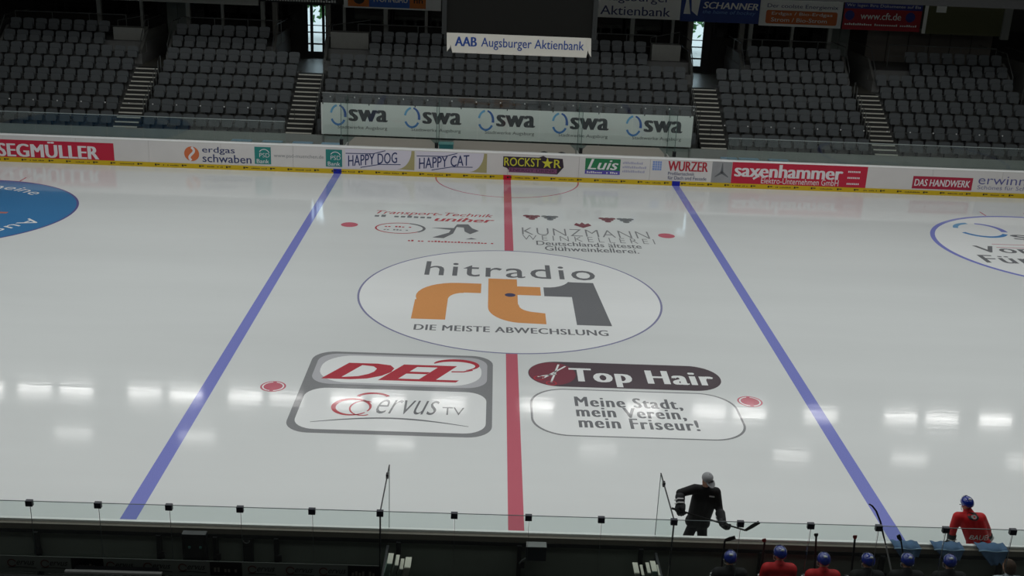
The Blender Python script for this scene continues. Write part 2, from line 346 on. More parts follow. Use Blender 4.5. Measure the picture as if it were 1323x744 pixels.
for y in (7.35, 6.95): ice.rect('hash_mark', (17.6, 20, y, y + .05), ice_mat('ice_pink', (214, 120, 140), False), zr, 4)
for X in (-20, 20):
    for d in (-.9, .9): ice.rect('hash_mark', (X + d - .03, X + d + .03, 11.45, 12.05), i_red, ICE, 2)

# ================================================================== FAR BOARDS
white_p = mat('white_board', (214, 210, 208), .35, var=.05, scale=1.5)
yellow = mat('yellow_kick', (206, 174, 26), .45, var=.06)
ink = mat('ink', (40, 40, 30), .6); navy = mat('navy_print', (46, 56, 104), .5); crimson = mat('crimson_print', (192, 34, 62), .4); paper = mat('paper_print', (226, 222, 224), .45)
FB = thing('rink_boards', 'white rink boards along the far side carrying sponsor adverts', 'boards', (0, YB + .06, 0))
xs = [-27 + 3 * i for i in range(19)]
for a, b in zip(xs, xs[1:]): G().box(a + .004, b - .004, YB, YB + .12, .18, 1.12).build('board_panel', white_p, FB)
G().box(-27, 27, YB - .01, YB + .14, 1.12, HB).build('cap_rail', mat('white_cap', (252, 252, 250), .3), FB)
segs = [(-27, -BX - .17, yellow), (-BX - .17, -BX + .17, mat('kick_blue', (30, 40, 160), .4)), (-BX + .17, -.17, yellow), (-.17, .17, mat('kick_red', (200, 20, 50), .4)), (.17, BX - .17, yellow), (BX - .17, BX + .17, MATS['kick_blue']), (BX + .17, 27, yellow)]
kicks = [tag(G().box(a, b, YB - .02, YB + .12, 0, .2).build('kick_strip', mt, FB), None) for a, b, mt in segs]
brd = Plane(lambda u, v, l: (u, YB - .003 - .002 * l, v))
kpl = Plane(lambda u, v, l: (u, YB - .0225 - .001 * l, v))
k = 0
while k < 26:
    x = -24 + 1.845 * k; k += 1; kk = [q for q, s in zip(kicks, segs) if s[0] <= x < s[1]][0]
    for dx in (0, 1.12):
        kpl.polys('black_mark', [[(x + dx, .07), (x + dx + .07, .07), (x + dx + .07, .15), (x + dx, .15)], [(x + dx + .09, .1), (x + dx + .2, .1), (x + dx + .2, .14), (x + dx + .09, .14)]], ink, kk)
    kpl.greek('small_print', (x + .34, x + 1.0, .08, .125), ink, kk, 11)
def advert(name, box, mt, label): return tag(brd.rect(name, box, mt, FB, 1), label)
def bt(body, box, mt, par, **k): return brd.text('lettering', body, box, mt, par, 2, **k)
A = advert('advert_panel', (-22.6, -16.45, .19, .94), crimson, 'crimson board advert with white Segmüller lettering'); bt('SEGMÜLLER', (-21.28, -17.08, .23, .91), paper, A, bold=.05, space=1.06)
A = tag(brd.poly('advert_emblem', arc(-13.22, .62, .31, 0, 360, 32)[:-1], mat('print_orange', (208, 110, 66), .4), FB, 1), 'orange round emblem of a gas supplier on the boards')
brd.band('wave', [(-13.22 + .1 * math.sin(t * .5), .9 - .56 * t / 12) for t in range(13)], .1, paper, A, 2)
bt('erdgas', (-12.78, -11.42, .62, .95), navy, A, bold=.01); bt('schwaben', (-12.78, -10.74, .29, .63), navy, A, bold=.01)
teal = mat('print_teal', (36, 128, 122), .4)
for x0, x1, nm in ((-10.6, -9.92, 'left'), (-7.63, -6.95, 'right')):
    A = advert('advert_panel', (x0, x1, .29, 1.02), teal, nm + ' of two square teal bank adverts on the boards')
    bt('PSD', (x0 + .2, x1 - .06, .58, .76), paper, A, bold=-.01); bt('Bank', (x0 + .08, x1 - .08, .33, .5), paper, A, bold=.01); brd.band('arch', arc(x0 + .4, .7, .22, 20, 150, 14), .03, paper, A, 2)
    if x0 < -10: brd.text('lettering', 'www.psd-muenchen.de', (-9.8, -7.72, .56, .76), mat('print_gray', (150, 150, 152), .5), A, 2, bold=0)
olive = mat('print_olive', (168, 158, 112), .5); lav = mat('print_lavender', (214, 208, 220), .45)
for x0, x1, s in ((-6.82, -3.92, 'HAPPY DOG'), (-3.85, -.88, 'HAPPY CAT')):
    A = advert('advert_panel', (x0, x1, .26, 1.08), lav, 'pale board advert reading ' + s.title())
    brd.poly('corner_curve', [(x1, .26), (x1, 1.08), (x1 - .12, 1.08)] + arc(x1 - .75, 1.08, .62, 0, -88, 10, .8), olive, A, 2)
    wl = x1 - x0
    bt(s, (x0 + .12, x0 + .75 * wl, .28, 1.02), navy, A, bold=.015, warp=lambda u, q: (u + .0 * q, .06 + .30 * u + q * (.64 - .02 * u)))
    brd.band('stroke', [(x0 + .02, .88), (x0 + .4 * wl, .9), (x0 + .58 * wl, 1.05)], .035, navy, A, 2); brd.band('stroke', [(x0 + .22 * wl, .3), (x0 + .5 * wl, .46), (x0 + .8 * wl, .48)], .035, navy, A, 2)
# energy drink
A = tag(brd.poly('advert_panel', [(-.2, .56), (-.2, 1.0), (1.3, 1.0), (1.48, 1.08), (1.62, 1.0), (2.3, .98), (2.36, .62), (2.1, .3), (.1, .34), (-.02, .5)], mat('print_black', (50, 36, 50), .5), FB, 1), 'yellow and black board advert reading Rockstar')
sun = mat('print_yellow', (206, 200, 60), .45)
bt('ROCKST', (-.15, 1.38, .6, .96), sun, A, bold=.012); bt('R', (1.94, 2.24, .58, .93), sun, A, bold=.012)
brd.poly('star', [(1.66 + r * math.sin(math.radians(36 * i)), .76 + r * math.cos(math.radians(36 * i))) for i in range(10) for r in ((.25,) if i % 2 == 0 else (.1,))], sun, A, 3)
brd.rect('purple_band', (.05, 2.08, .33, .53), mat('print_plum', (128, 74, 112), .5), A, 2); brd.text('lettering', 'ENERGY DRINK', (.1, 2.03, .37, .5), mat('print_plumdark', (84, 46, 76), .5), A, 3, bold=.02)
A = advert('advert_panel', (3.26, 4.74, .55, 1.05), mat('print_green', (40, 122, 78), .4), 'green and purple board advert reading Luis'); brd.text('lettering', 'Luis', (3.36, 4.66, .58, 1.02), paper, A, 2, bold=.03, shear=.3)
brd.rect('purple_band', (3.26, 4.74, .38, .55), mat('print_purple', (92, 78, 170), .4), A, 2); brd.greek('lettering', (3.34, 4.66, .42, .5), paper, A, 16, 3)
for i, (z0, x1) in enumerate(((.86, 5.7), (.68, 5.86), (.5, 5.8))): brd.greek('lettering', (4.84, x1, z0, z0 + .1), lav if i == 9 else mat('print_mist', (168, 166, 190), .5), A, 13, 2)
A = advert('advert_emblem', (6.1, 6.48, .64, 1.03), mat('print_cornflower', (128, 152, 206), .4), 'pale blue square emblem of the roofing advert')
for i in range(3): brd.band('hatch', [(6.1 + .1 * (i + 1), .64), (6.1 + .1 * (i + 1), 1.03)], .012, paper, A, 2); brd.band('hatch', [(6.1, .64 + .1 * (i + 1)), (6.48, .64 + .1 * (i + 1))], .012, paper, A, 2)
bt('WURZER', (6.75, 8.45, .64, 1.06), mat('print_brick', (176, 40, 56), .4), A, bold=.035, shear=.0); bt('Profiliertechnik', (6.78, 7.9, .46, .6), navy, A, bold=.0); bt('für Dach und Fassade', (6.78, 8.42, .27, .42), navy, A, bold=0)
A = advert('advert_panel', (8.62, 9.46, .2, 1.1), mat('print_silver', (150, 150, 152), .3, var=.2, scale=2), 'grey advert with a three pointed emblem beside the red electrical advert')
for a in (90, 210, 330): brd.band('emblem_ray', [(9.05, .65), (9.05 + .33 * math.cos(math.radians(a)), .65 + .4 * math.sin(math.radians(a)))], [.12, .03], mat('print_slate', (100, 102, 106), .4), A, 2)
A = advert('advert_panel', (9.47, 15.22, .2, 1.13), crimson, 'long crimson board advert with white Saxenhammer lettering')
bt('saxenhammer', (9.58, 14.2, .5, 1.06), paper, A, bold=.05); bt('Elektro-Unternehmen GmbH', (10.75, 14.05, .24, .5), paper, A, bold=.0)
brd.band('figure', [(10.75, .85), (10.6, .55), (10.4, .42)], .09, paper, A, 3)
for z in (.84, .58, .32): brd.greek('lettering', (14.4, 15.1, z, z + .1), paper, A, 9, 2)
A = advert('advert_panel', (17.2, 19.76, .26, .8), mat('print_wine', (168, 36, 64), .4), 'dark red board advert reading Das Handwerk'); bt('DAS HANDWERK', (17.28, 19.66, .38, .68), paper, A, bold=.025, shear=.1)
A = brd.text('advert_lettering', 'erwinmueller', (20.0, 24.0, .55, .94), mat('print_indigo', (92, 92, 150), .5), FB, 2, bold=-.005); tag(A, 'indigo lettering of a bedding advert at the right end of the boards')
bt('Schönes für Schlafen', (20.0, 22.7, .33, .5), MATS['print_indigo'], A, bold=-.01)

# board glass on both sides of the penalty boxes
gl_far = glass_mat('board_glass', (.90, .945, .93)); edge_m = mat('glass_edge', (150, 160, 158), .4)
for side, (x0, x1) in (('left', (-27, -9.3)), ('right', (9.2, 27))):
    T = thing('rink_glass', f'low clear glass screen standing on the far boards, {side} of the penalty boxes', 'glass screen', ((x0 + x1) / 2, YB + .06, HB), 'far rink glass')
    n = 12; st = (x1 - x0) / n
    for i in range(n): G().box(x0 + i * st + .01, x0 + (i + 1) * st - .01, YB + .05, YB + .062, HB, 2.1).build('pane', gl_far, T)
    G().box(x0, x1, YB + .045, YB + .068, 2.1, 2.125).build('top_edge', edge_m, T)

# ------------------------------------------------------------------ penalty and timekeeper boxes
YG = 17.0
bx_glass = glass_mat('box_glass', (.95, .972, .966), .9, fac=.03)
T = thing('box_glass_wall', 'tall glass wall behind the penalty boxes in front of the white banner', 'glass screen', (0, YG - .1, .0))
n = 12
for i in range(n): G().box(-8.1 + i * 16.2 / n + .008, -8.1 + (i + 1) * 16.2 / n - .008, YG - .11, YG - .098, 1.0, 3.0).build('pane', bx_glass, T)
G().box(-8.1, 8.1, YG - .12, YG - .09, 3.0, 3.03).build('top_rail', mat('rail_gray', (150, 152, 150), .35, .4), T)
blk = mat('black_fitting', (22, 23, 26), .4)
for i, X in enumerate((-7.0, -3.02, 3.05, 7.0)):
    T = thing('box_divider', ['leftmost', 'second', 'third', 'rightmost'][i] + ' clear glass divider between the far penalty boxes', 'glass screen', (X, 15.8, 0), 'penalty box dividers')
    G().box(X - .008, X + .008, YB + .16, YG - .14, .9, 2.95).build('pane', bx_glass, T)
    G().box(X - .012, X + .012, YB + .15, YB + .17, .9, 2.95).build('edge_strip', mat('glass_green_edge', (70, 96, 90), .3), T)
    G().box(X - .012, X + .012, YG - .15, YG - .13, .9, 2.95).build('edge_strip', MATS['glass_green_edge'], T)
    G().box(X - .07, X + .07, YB + .15, YB + .3, 1.2, 1.42).build('clamp', blk, T); G().box(X - .03, X + .03, YB + .16, YG - .14, 0, .9).build('divider_base', white_p, T)
railm_ = mat('rail_gray', (150, 152, 150))
BAN = thing('banner', 'long white banner repeating a blue drop and the word swa behind the glass', 'banner', (0, YG, 0))
ban_m = mat('banner_cloth', (232, 236, 230), .6, var=.05, scale=2)
G().box(-8.16, 8.06, YG - .02, YG, 1.19, 2.56).build('banner_sheet', ban_m, BAN)
for i in range(5): G().tube([(-8.1 + i * 4.03, YG + .03, 0), (-8.1 + i * 4.03, YG + .03, 2.56)], .025, 6).build('pole', railm_, BAN)
for i in range(9): G().box(-8.1 + i * 2.0, -8.06 + i * 2.0, YG - .03, YG + .01, 2.5, 2.58).build('tie', blk, BAN)
bp_ = Plane(lambda u, v, l: (u, YG - .022 - .002 * l, v))
d1, d2, d3 = mat('drop_light', (104, 176, 222), .5), mat('drop_dark', (44, 96, 176), .5), mat('drop_mid', (60, 130, 200), .5); anth = mat('anthracite_print', (52, 56, 60), .5)
for i in range(5):
    c = atY(437 + 95.4 * i, 149 + 3.4 * i, YG).x
    drop(bp_, c, 2.05, .62, .84, (d1, d2, d3), BAN, 1, .09)
    bp_.text('lettering', 'swa', (c + .45, c + 2.15, 1.8, 2.32), anth, BAN, 1, bold=.06, space=1.06)
    bp_.text('small_lettering', 'Stadtwerke Augsburg', (c - .03, c + 2.13, 1.42, 1.6), anth, BAN, 1, bold=-.005)
for i, (x0, x1) in enumerate(((-6.9, -3.12), (-2.6, 2.95), (3.2, 6.85))):
    T = thing('box_bench', ('beige bench back in the left penalty box', 'beige bench back behind the timekeeper', 'beige bench back in the right penalty box')[i], 'bench', ((x0 + x1) / 2, 16.4, 0), 'penalty box benches')
    cr = mat('beige_plastic', (186, 180, 170), .5)
    z1 = 1.2
    o1 = [(x0, 16.5, .05), (x1, 16.5, .05), (x1, 16.5, z1 - .25), (x1 - .25, 16.5, z1), (x0 + .25, 16.5, z1), (x0, 16.5, z1 - .25)]
    G().slab(o1, [(a, 16.56, c) for a, b, c in o1]).build('bench_back', cr, T)
    G().box(x0, x1, 16.05, 16.5, .44, .5).build('bench_seat', cr, T)
    for X in (x0 + .2, x1 - .2): G().box(X - .04, X + .04, 16.1, 16.45, 0, .44).build('leg', blk, T)
T = thing('storage_crate', 'small teal crate beside the divider behind the boards', 'crate', (-2.7, 15.7, 0))
tealb = mat('teal_plastic', (58, 122, 124), .5)
G().box(-2.95, -2.35, 15.6, 15.95, .0, 1.2).build('crate_body', tealb, T); G().box(-2.97, -2.33, 15.58, 15.97, 1.2, 1.25).build('crate_lid', mat('teal_pale', (110, 168, 164), .5), T)
for i, X in enumerate((1.55, 2.3)):
    T = thing('office_chair', ('left' if i == 0 else 'right') + ' round dark chair back peeking over the far boards', 'chair', (X, 15.45, 0), 'timekeeper chairs')
    o1 = [(X + a, 15.5, z) for a, z in arc(0, .82, .28, 0, 180, 10, .26)] + [(X - .26, 15.5, .55), (X + .26, 15.5, .55)]
    G().slab(o1, [(a, 15.57, c) for a, b, c in o1]).build('backrest', blk, T); G().box(X - .25, X + .25, 15.1, 15.5, .42, .5).build('seat', blk, T)
    G().tube([(X, 15.3, .04), (X, 15.3, .42)], .035).build('post', blk, T); G().box(X - .25, X + .25, 15.27, 15.33, 0, .05).build('foot', blk, T); G().box(X - .03, X + .03, 15.52, 15.56, .3, .6).build('back_support', blk, T)
padm = mat('pale_blue_vinyl', (150, 184, 206), .5)
for i, px in enumerate((312, 352, 391, 428, 942, 968, 1006)):
    c = atY(px, 181 + (px - 312) * .036, 16.3).x; hw = .42 if px not in (942,) else .35
    T = thing('bench_pad', f'pale blue bench pad behind the boards, {ORD[i if i < 4 else i - 4]} on the {"left" if i < 4 else "right"} of the banner', 'bench', (c, 16.3, 0), 'pale blue bench pads')
    G().box(c - hw, c + hw, 16.1, 16.5, .82, .92).build('pad', padm, T)
    for s in (-1, 1): G().box(c + s * hw * .8 - .03, c + s * hw * .8 + .03, 16.15, 16.45, 0, .82).build('leg', blk, T)

# ================================================================== STAND
Y1, DY, Z1, DZ = 17.75, .85, .72, .47
AISLES = [(-25.6, -24.5), (-17.5, -16.4), (-9.9, -8.7), (8.65, 9.85), (16.5, 17.6), (24.6, 25.7)]
TER = thing('stand_terrace', 'stepped grey concrete terraces of the far grandstand', 'grandstand', (0, 17.3, 0), kind='structure')
for r in range(8):
    G().box(-30, 30, Y1 + r * DY, Y1 + (r + 1) * DY if r < 7 else 25.0, 0 if r == 0 else Z1 + (r - 1) * DZ, Z1 + r * DZ).build('terrace_step', concrete, TER) if r < 5 else None
VOM = [(-25.6, -24.5), (-17.6, -16.45), (-11.3, -8.95), (8.95, 11.3), (16.58, 17.7), (24.6, 25.7)]
bl_edges = [(-30, AISLES[0][0])] + [(AISLES[i][1], AISLES[i + 1][0]) for i in range(5)] + [(AISLES[5][1], 30)]
vo_edges = [(-30, VOM[0][0])] + [(VOM[i][1], VOM[i + 1][0]) for i in range(5)] + [(VOM[5][1], 30)]
for r in range(5, 8):
    for a, b in (bl_edges if r == 5 else vo_edges): G().box(a, b, Y1 + r * DY, 27.4 if r > 5 else Y1 + 6 * DY, Z1 + (r - 1) * DZ, Z1 + r * DZ).build('terrace_step', concrete, TER)
ZL = Z1 + 5 * DZ                            # vomitory landing level
for a, b in VOM: G().box(a, b, Y1 + 6 * DY - .001, 27.4, ZL - .47, ZL).build('landing', mat('landing_floor', (96, 94, 86), .35, var=.1), TER)
for a, b in AISLES: G().box(a, b, Y1 + 5 * DY, Y1 + 6 * DY, ZL - .47, ZL).build('landing', MATS['landing_floor'], TER)
PAR = struct(G().box(-30, 30, 16.98 + .1, 17.22, -.06, 1.1).build('wall_parapet', mat('parapet_concrete', (150, 155, 150), .8, var=.12, scale=2)), 'grey concrete parapet in front of the first seat row', 'wall')
G().box(-30, 30, 17.22, Y1, 0, Z1).build('front_walk', concrete, TER)
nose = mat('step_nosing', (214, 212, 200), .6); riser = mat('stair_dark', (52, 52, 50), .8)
for ai, (a, b) in enumerate(AISLES):
    pos = ['far left edge', 'outer left aisle', 'inner left aisle', 'inner right aisle', 'outer right aisle', 'far right edge'][ai]
    T = thing('aisle_stairs', f'concrete aisle stairs with pale step edges, {pos} of the grandstand', 'stairs', ((a + b) / 2, Y1, Z1), 'grandstand aisle stairs')
    for s in range(15):
        y0 = Y1 - .28 + s * DY / 3; z0 = Z1 + (s + 1) * DZ / 3
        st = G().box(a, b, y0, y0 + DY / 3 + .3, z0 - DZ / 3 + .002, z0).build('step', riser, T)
        G().box(a + .03, b - .03, y0 - .012, y0 + .06, z0 - .035, z0 + .012).build('nosing', nose, st)
# seats
seat_m = mat('seat_plastic', (84, 88, 90), .45, var=.06, scale=1); brk = mat('seat_bracket', (40, 40, 42), .5, .3)
def seat_geo(parts, X=0, Y=0, Z=0):
    """tip-up stadium seat, facing -Y; returns dict of G"""
    w = .258; out = {}
    def sh(pts, y0, y1, tilt):
        f = [(X + u, Y + y0 + tilt * (v - .4), Z + v) for u, v in pts]; return G().slab(f, [(p[0], p[1] + (y1 - y0), p[2]) for p in f])
    out['backrest'] = sh([(-w * .86, .40), (w * .86, .40), (w, .72)] + arc(w - .075, .775, .075, 0, 90, 3) + [(0, .865)] + arc(-w + .075, .775, .075, 90, 180, 3) + [(-w, .72)], .28, .315, .14)
    out['seat_pan'] = sh([(-w * .8, .36), (w * .8, .36), (w * .9, .45), (w * .86, .61), (w * .7, .645), (-w * .7, .645), (-w * .86, .61), (-w * .9, .45)], .14, .20, .16)
    out['bracket'] = G().box(X - .03, X + .03, Y + .2, Y + .3, Z, Z + .46).add([], [])
    out['bracket'].box(X - .2, X + .2, Y + .19, Y + .25, Z + .38, Z + .42)
    return out
blocks = [(-24.35, -17.62, 11, 'outer left'), (-16.3, -9.98, 11, 'inner left'), (-8.6, 8.55, 29, 'middle'), (9.95, 16.42, 11, 'inner right'), (17.7, 24.5, 11, 'outer right')]
proto = thing('stadium_seat', 'seat', 'seat')
for k_, g in seat_geo(0).items(): g.build(k_, brk if k_ == 'bracket' else seat_m, proto)
first = True; upper = {'backrest': G(), 'seat_pan': G(), 'bracket': G()}
rows_n = ['first', 'second', 'third', 'fourth']
for r in range(8):
    for bi, (x0, x1, n, nm) in enumerate(blocks):
        p = (x1 - x0) / n
        for i in range(n):
            X, Yq, Zq = x0 + (i + .5) * p, Y1 + r * DY + .32, Z1 + r * DZ
            if r >= 6:
                if (bi == 1 and i >= n - 3) or (bi in (2, 3) and i < 3) or (bi in (2, 3) and i >= n - (3 if bi == 2 else 0)) or (bi == 0 and i >= n - 3) or (bi == 4 and i < 3): continue
            if r < 4:
                if first: o = proto; o.location = (X, Yq, Zq); first = False
                else: o = copy_tree(proto, (X, Yq, Zq))
                o['label'] = f'grey tip-up seat, {ORD[i]} from the left in the {rows_n[r]} row, {nm} block'; o['group'] = f'{nm} block seats, {rows_n[r]} row'
            else:
                for k_, g in seat_geo(0, X, Yq, Zq).items(): upper[k_].add(g.v, g.f)
U = thing('stadium_seats', 'grey tip-up seats filling the upper four rows of the grandstand', 'seats', (0, Y1 + 4 * DY, Z1 + 4 * DZ), kind='stuff')
for k_, g in upper.items(): tag(g.build(k_ + '_rows', brk if k_ == 'bracket' else seat_m, U), kind='stuff')
# row of small white dots on a thin wire in front of the second row
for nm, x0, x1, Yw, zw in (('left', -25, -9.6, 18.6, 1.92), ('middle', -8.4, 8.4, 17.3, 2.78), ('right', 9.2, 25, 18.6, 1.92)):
    T = thing('dotted_strand', f'thin taut wire with small white dots before the {nm} seats', 'strand', ((x0 + x1) / 2, Yw, zw), 'dotted strands before the seats')
    G().tube([(x0, Yw, zw), (x1, Yw, zw)], .006, 5).build('strand', mat('strand_gray', (70, 72, 72), .5, .5), T)
    for X in (x0, x1): G().tube([(X, Yw, Z1 if nm != 'middle' else .72), (X, Yw, zw)], .014, 6).build('post', MATS['strand_gray'], T)
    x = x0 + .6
    while x < x1: G().ball((x, Yw - .01, zw), .034, 8, 6).build('white_dot', mat('dot_white', (240, 240, 238), .3), T); x += 1.06

# rails behind the top row, posts, glazing, fascia ------------------------
railm = mat('rail_steel', (120, 122, 120), .4, .5)
def guard_rail(x0, x1, y, z0, z1, label, n=None):
    T = thing('guard_rail', label, 'railing', ((x0 + x1) / 2, y, z0), 'guard rails behind the top row')
    G().tube([(x0, y, z1), (x1, y, z1)], .028, 6).build('top_rail', railm, T); G().tube([(x0, y, (z0 + z1) / 2), (x1, y, (z0 + z1) / 2)], .018, 6).build('mid_rail', railm, T)
    n = n or max(2, int((x1 - x0) / 1.4))
    for i in range(n + 1): X = x0 + (x1 - x0) * i / n; G().tube([(X, y, z0), (X, y, z1)], .02, 6).build('post', railm, T)
ZT = Z1 + 7 * DZ
for x0, x1, nm in ((-24.3, -18.9, 'outer left'), (-16.2, -11.3, 'inner left'), (-7.5, 7.3, 'middle'), (11.2, 16.8, 'inner right'), (19, 24.4, 'outer right')):
    guard_rail(x0, x1, 24.95, ZT, 5.12, f'thin steel guard rail behind the top row of the {nm} block')
lp = mat('post_paint', (140, 142, 136), .6)
for i, X in enumerate((-20.4, -18.3, -16.0, -14.3, -12.3, -8.26, -6.2, -4.18, -2, 0, 2, 4.1, 6.14, 8.17, 12.1, 14.2, 16.1)):
    T = thing('gallery_post', f'slim grey post under the gallery fascia, {ORD[i]} from the left', 'post', (X, 25.6, ZT), 'gallery posts')
    w = .14 if i % 2 else .2
    G().box(X - w / 2, X + w / 2, 25.5, 25.7, ZT, 5.98).build('shaft', lp, T); G().box(X - w, X + w, 25.45, 25.75, ZT, ZT + .03).build('base_plate', lp, T)
# vomitory side walls
for ai, (a, b) in enumerate(VOM):
    for sd, X in (('left', a - .14), ('right', b + .02)):
        T = thing('wall_vomitory', f'grey side wall on the {sd} of the {["far left", "outer left", "inner left", "inner right", "outer right", "far right"][ai]} stand exit', 'wall', (X, 24, ZL), 'stand exit walls', 'structure')
        f = [(X, 22.9, ZL), (X, 27.3, ZL), (X, 27.3, ZT + .5), (X, 24.2, ZT + .5), (X, 22.9, ZL + .55)]
        G().slab(f, [(X + .12, p[1], p[2]) for p in f]).build('wall_panel', mat('vomitory_wall', (104, 104, 100), .8, var=.1), T)
        G().tube([(X + .06, 22.9, ZL + .5), (X + .06, 22.9, ZL + .95), (X + .06, 24.0, ZT + 1.0), (X + .06, 27.2, ZT + 1.0)], .025, 6).build('hand_rail', railm, T)
    if ai in (2, 3):
        for X in ((a - .6, b - .3) if ai == 2 else (a + .05, b + .3)):
            T = thing('exit_column', f'pale concrete column on the {"left" if X < (a + b) / 2 else "right"} of the {"left" if ai == 2 else "right"} daylit exit', 'column', (X + .12, 26, ZL), 'columns of the daylit exits')
            G().box(X, X + .26, 25.86, 26.16, ZL, 6.6).build('shaft', mat('column_concrete', (120, 118, 112), .8, var=.1), T); G().box(X - .03, X + .29, 25.83, 26.19, ZL, ZL + .05).build('foot', MATS['column_concrete'], T)
    a, b = AISLES[ai]
    # stair handrail
    T = thing('stair_rail', f'slim steel handrail beside the {["far left", "outer left", "inner left", "inner right", "outer right", "far right"][ai]} aisle stairs', 'railing', (b - .05, Y1, Z1), 'aisle handrails')
    X = b + .02 if ai < 3 else a - .02
    for s in range(1, 5):
        y = Y1 + s * DY; z = Z1 + s * DZ
        G().tube([(X, y + .1, z), (X, y + .1, z + .85), (X, y + .55, z + 1.05), (X, y + .55, z)], .018, 6).build('rail_loop', railm, T)
# pale podium boxes beside the exits
for i, (px0, px1, py) in enumerate(((146, 206, 36), (425, 476, 42), (843, 880, 58))):
    a, b = atY(px0, py, 24.1).x, atY(px1, py, 24.1).x; z1 = atY((px0 + px1) / 2, py, 24.1).z; a, b = ((a, -17.8) if i == 0 else (max(a, -8.75), b) if i == 1 else (a, min(b, 8.75)))
    T = thing('podium', 'pale low podium wall beside the ' + ('outer left', 'left daylit', 'right daylit')[i] + ' stand exit', 'podium', ((a + b) / 2, 24.4, ZL), 'podium walls by the exits')
    G().box(a, b, 24.1, 24.16, ZT - .47, z1).build('front_panel', mat('podium_gray', (150, 150, 144), .7, var=.1), T); G().box(a, b, 24.16, 24.8, z1 - .06, z1).build('desk_top', MATS['podium_gray'], T)
    for X in (a, b - .05): G().box(X, X + .05, 24.16, 24.8, ZT, z1 - .06).build('side_panel', MATS['podium_gray'], T)
    G().tube([(a, 24.85, z1), (a, 24.85, z1 + .25), (b, 24.85, z1 + .55), (b, 24.85, z1)], .02, 6).build('rail', railm, T)
# back wall with exits: bright doors in the two inner aisles, dark doors elsewhere
bwm = mat('lounge_wall', (40, 38, 36), .8, var=.2, scale=1.5)
DOORS = [(-10.45, -9.36), (9.36, 10.5)]
struct(G().box(-34, DOORS[0][0], 27.4, 27.7, -.06, 14).build('wall_far', bwm), 'dark lounge wall behind the left part of the stand', 'wall')
struct(G().box(DOORS[0][1], DOORS[1][0], 27.4, 27.7, -.06, 14).build('wall_far', bwm), 'dark lounge wall behind the middle of the stand', 'wall')
struct(G().box(DOORS[1][1], 34, 27.4, 27.7, -.06, 14).build('wall_far', bwm), 'dark lounge wall behind the right part of the stand', 'wall')
dframe = mat('door_frame_black', (16, 18, 22), .5)
dglass = glass_mat('door_glass', (.93, .97, .96))
for di in (0, 1):
    a, b = DOORS[di]
    struct(G().box(a, b, 27.4, 27.7, 5.75, 14).build('wall_far', bwm), f'dark wall above the {"left" if di == 0 else "right"} daylit exit', 'wall')
    struct(G().box(a, b, 27.4, 27.7, -.06, ZL).build('wall_far', bwm), f'dark wall below the {"left" if di == 0 else "right"} daylit exit', 'wall')
    T = thing('door_%d' % (di + 1), ('left' if di == 0 else 'right') + ' glazed exit door letting daylight into the stand', 'door', ((a + b) / 2, 27.45, ZL), kind='structure')
    if di == 0: panes = [(a - .0 + .05, a + .17), (a + .32, a + .78), (a + .92, b - .03)]
    else: panes = [(a + .06, a + .72)]
    edges = [a] + [q for p in panes for q in p] + [b]
    for i in range(0, len(edges), 2):
        if edges[i + 1] - edges[i] > .005: G().box(edges[i], edges[i + 1], 27.44, 27.52, ZL, 5.75).build('stile', dframe, T)
    for p0, p1 in panes:
        for z0, z1 in ((ZL, ZL + .3), (3.72, 3.8), (4.32, 4.38), (4.68, 4.72), (5.7, 5.75)): G().box(p0, p1, 27.445, 27.515, z0, z1).build('transom', dframe, T)
        G().box(p0, p1, 27.475, 27.485, ZL + .3, 5.7).build('pane', dglass, T)
for i, (a, b) in enumerate(((VOM[1][0] + .03, VOM[1][1] - .03), (VOM[4][0] + .03, VOM[4][1] - .03))):
    T = thing('door_%d' % (i + 3), 'dark double door at the end of the outer ' + ('left' if i == 0 else 'right') + ' stand exit', 'door', ((a + b) / 2, 27.35, ZL), kind='structure')
    mid = (a + b) / 2
    for x0, x1 in ((a, mid - .01), (mid + .01, b)): lf = G().box(x0, x1, 27.33, 27.39, ZL + .01, 5.6).build('leaf', mat('door_leaf', (116, 124, 118), .5), T); G().box(x1 - .1, x1 - .06, 27.3, 27.33, ZL + .9, ZL + 1.2).build('handle', railm, lf)
for i in range(6):
    x0 = 18.6 + i * 1.1
    tag(G().box(x0, x0 + 1.06, 27.32, 27.39, ZT, 5.75).build('wall_panel', mat('panel_gray', (124, 118, 110), .7, var=.1)), f'dark cladding panel behind the outer right block, {ORD[i]} from the exit', 'panel', 'cladding panels behind the outer right block', 'structure')
for i, (x0, x1) in enumerate(((-24.3, -18), (-16.2, -10.6), (-8.0, -.1), (.1, 8.0), (10.6, 16.3))):
    T = thing('window_%d' % (i + 1), f'dark lounge window strip behind the top row, {ORD[i]} from the left', 'window', ((x0 + x1) / 2, 27.38, ZT), 'lounge windows', 'structure')
    n = 4; w = (x1 - x0) / n
    for j in range(n): G().box(x0 + j * w + .04, x0 + (j + 1) * w - .04, 27.36, 27.375, ZT + .9, 5.7).build('pane', mat('black_glass', (12, 13, 14), .08), T)
    for j in range(n + 1): G().box(x0 + j * w - .04, x0 + j * w + .04, 27.33, 27.39, ZT + .9, 5.7).build('mullion', dframe, T)
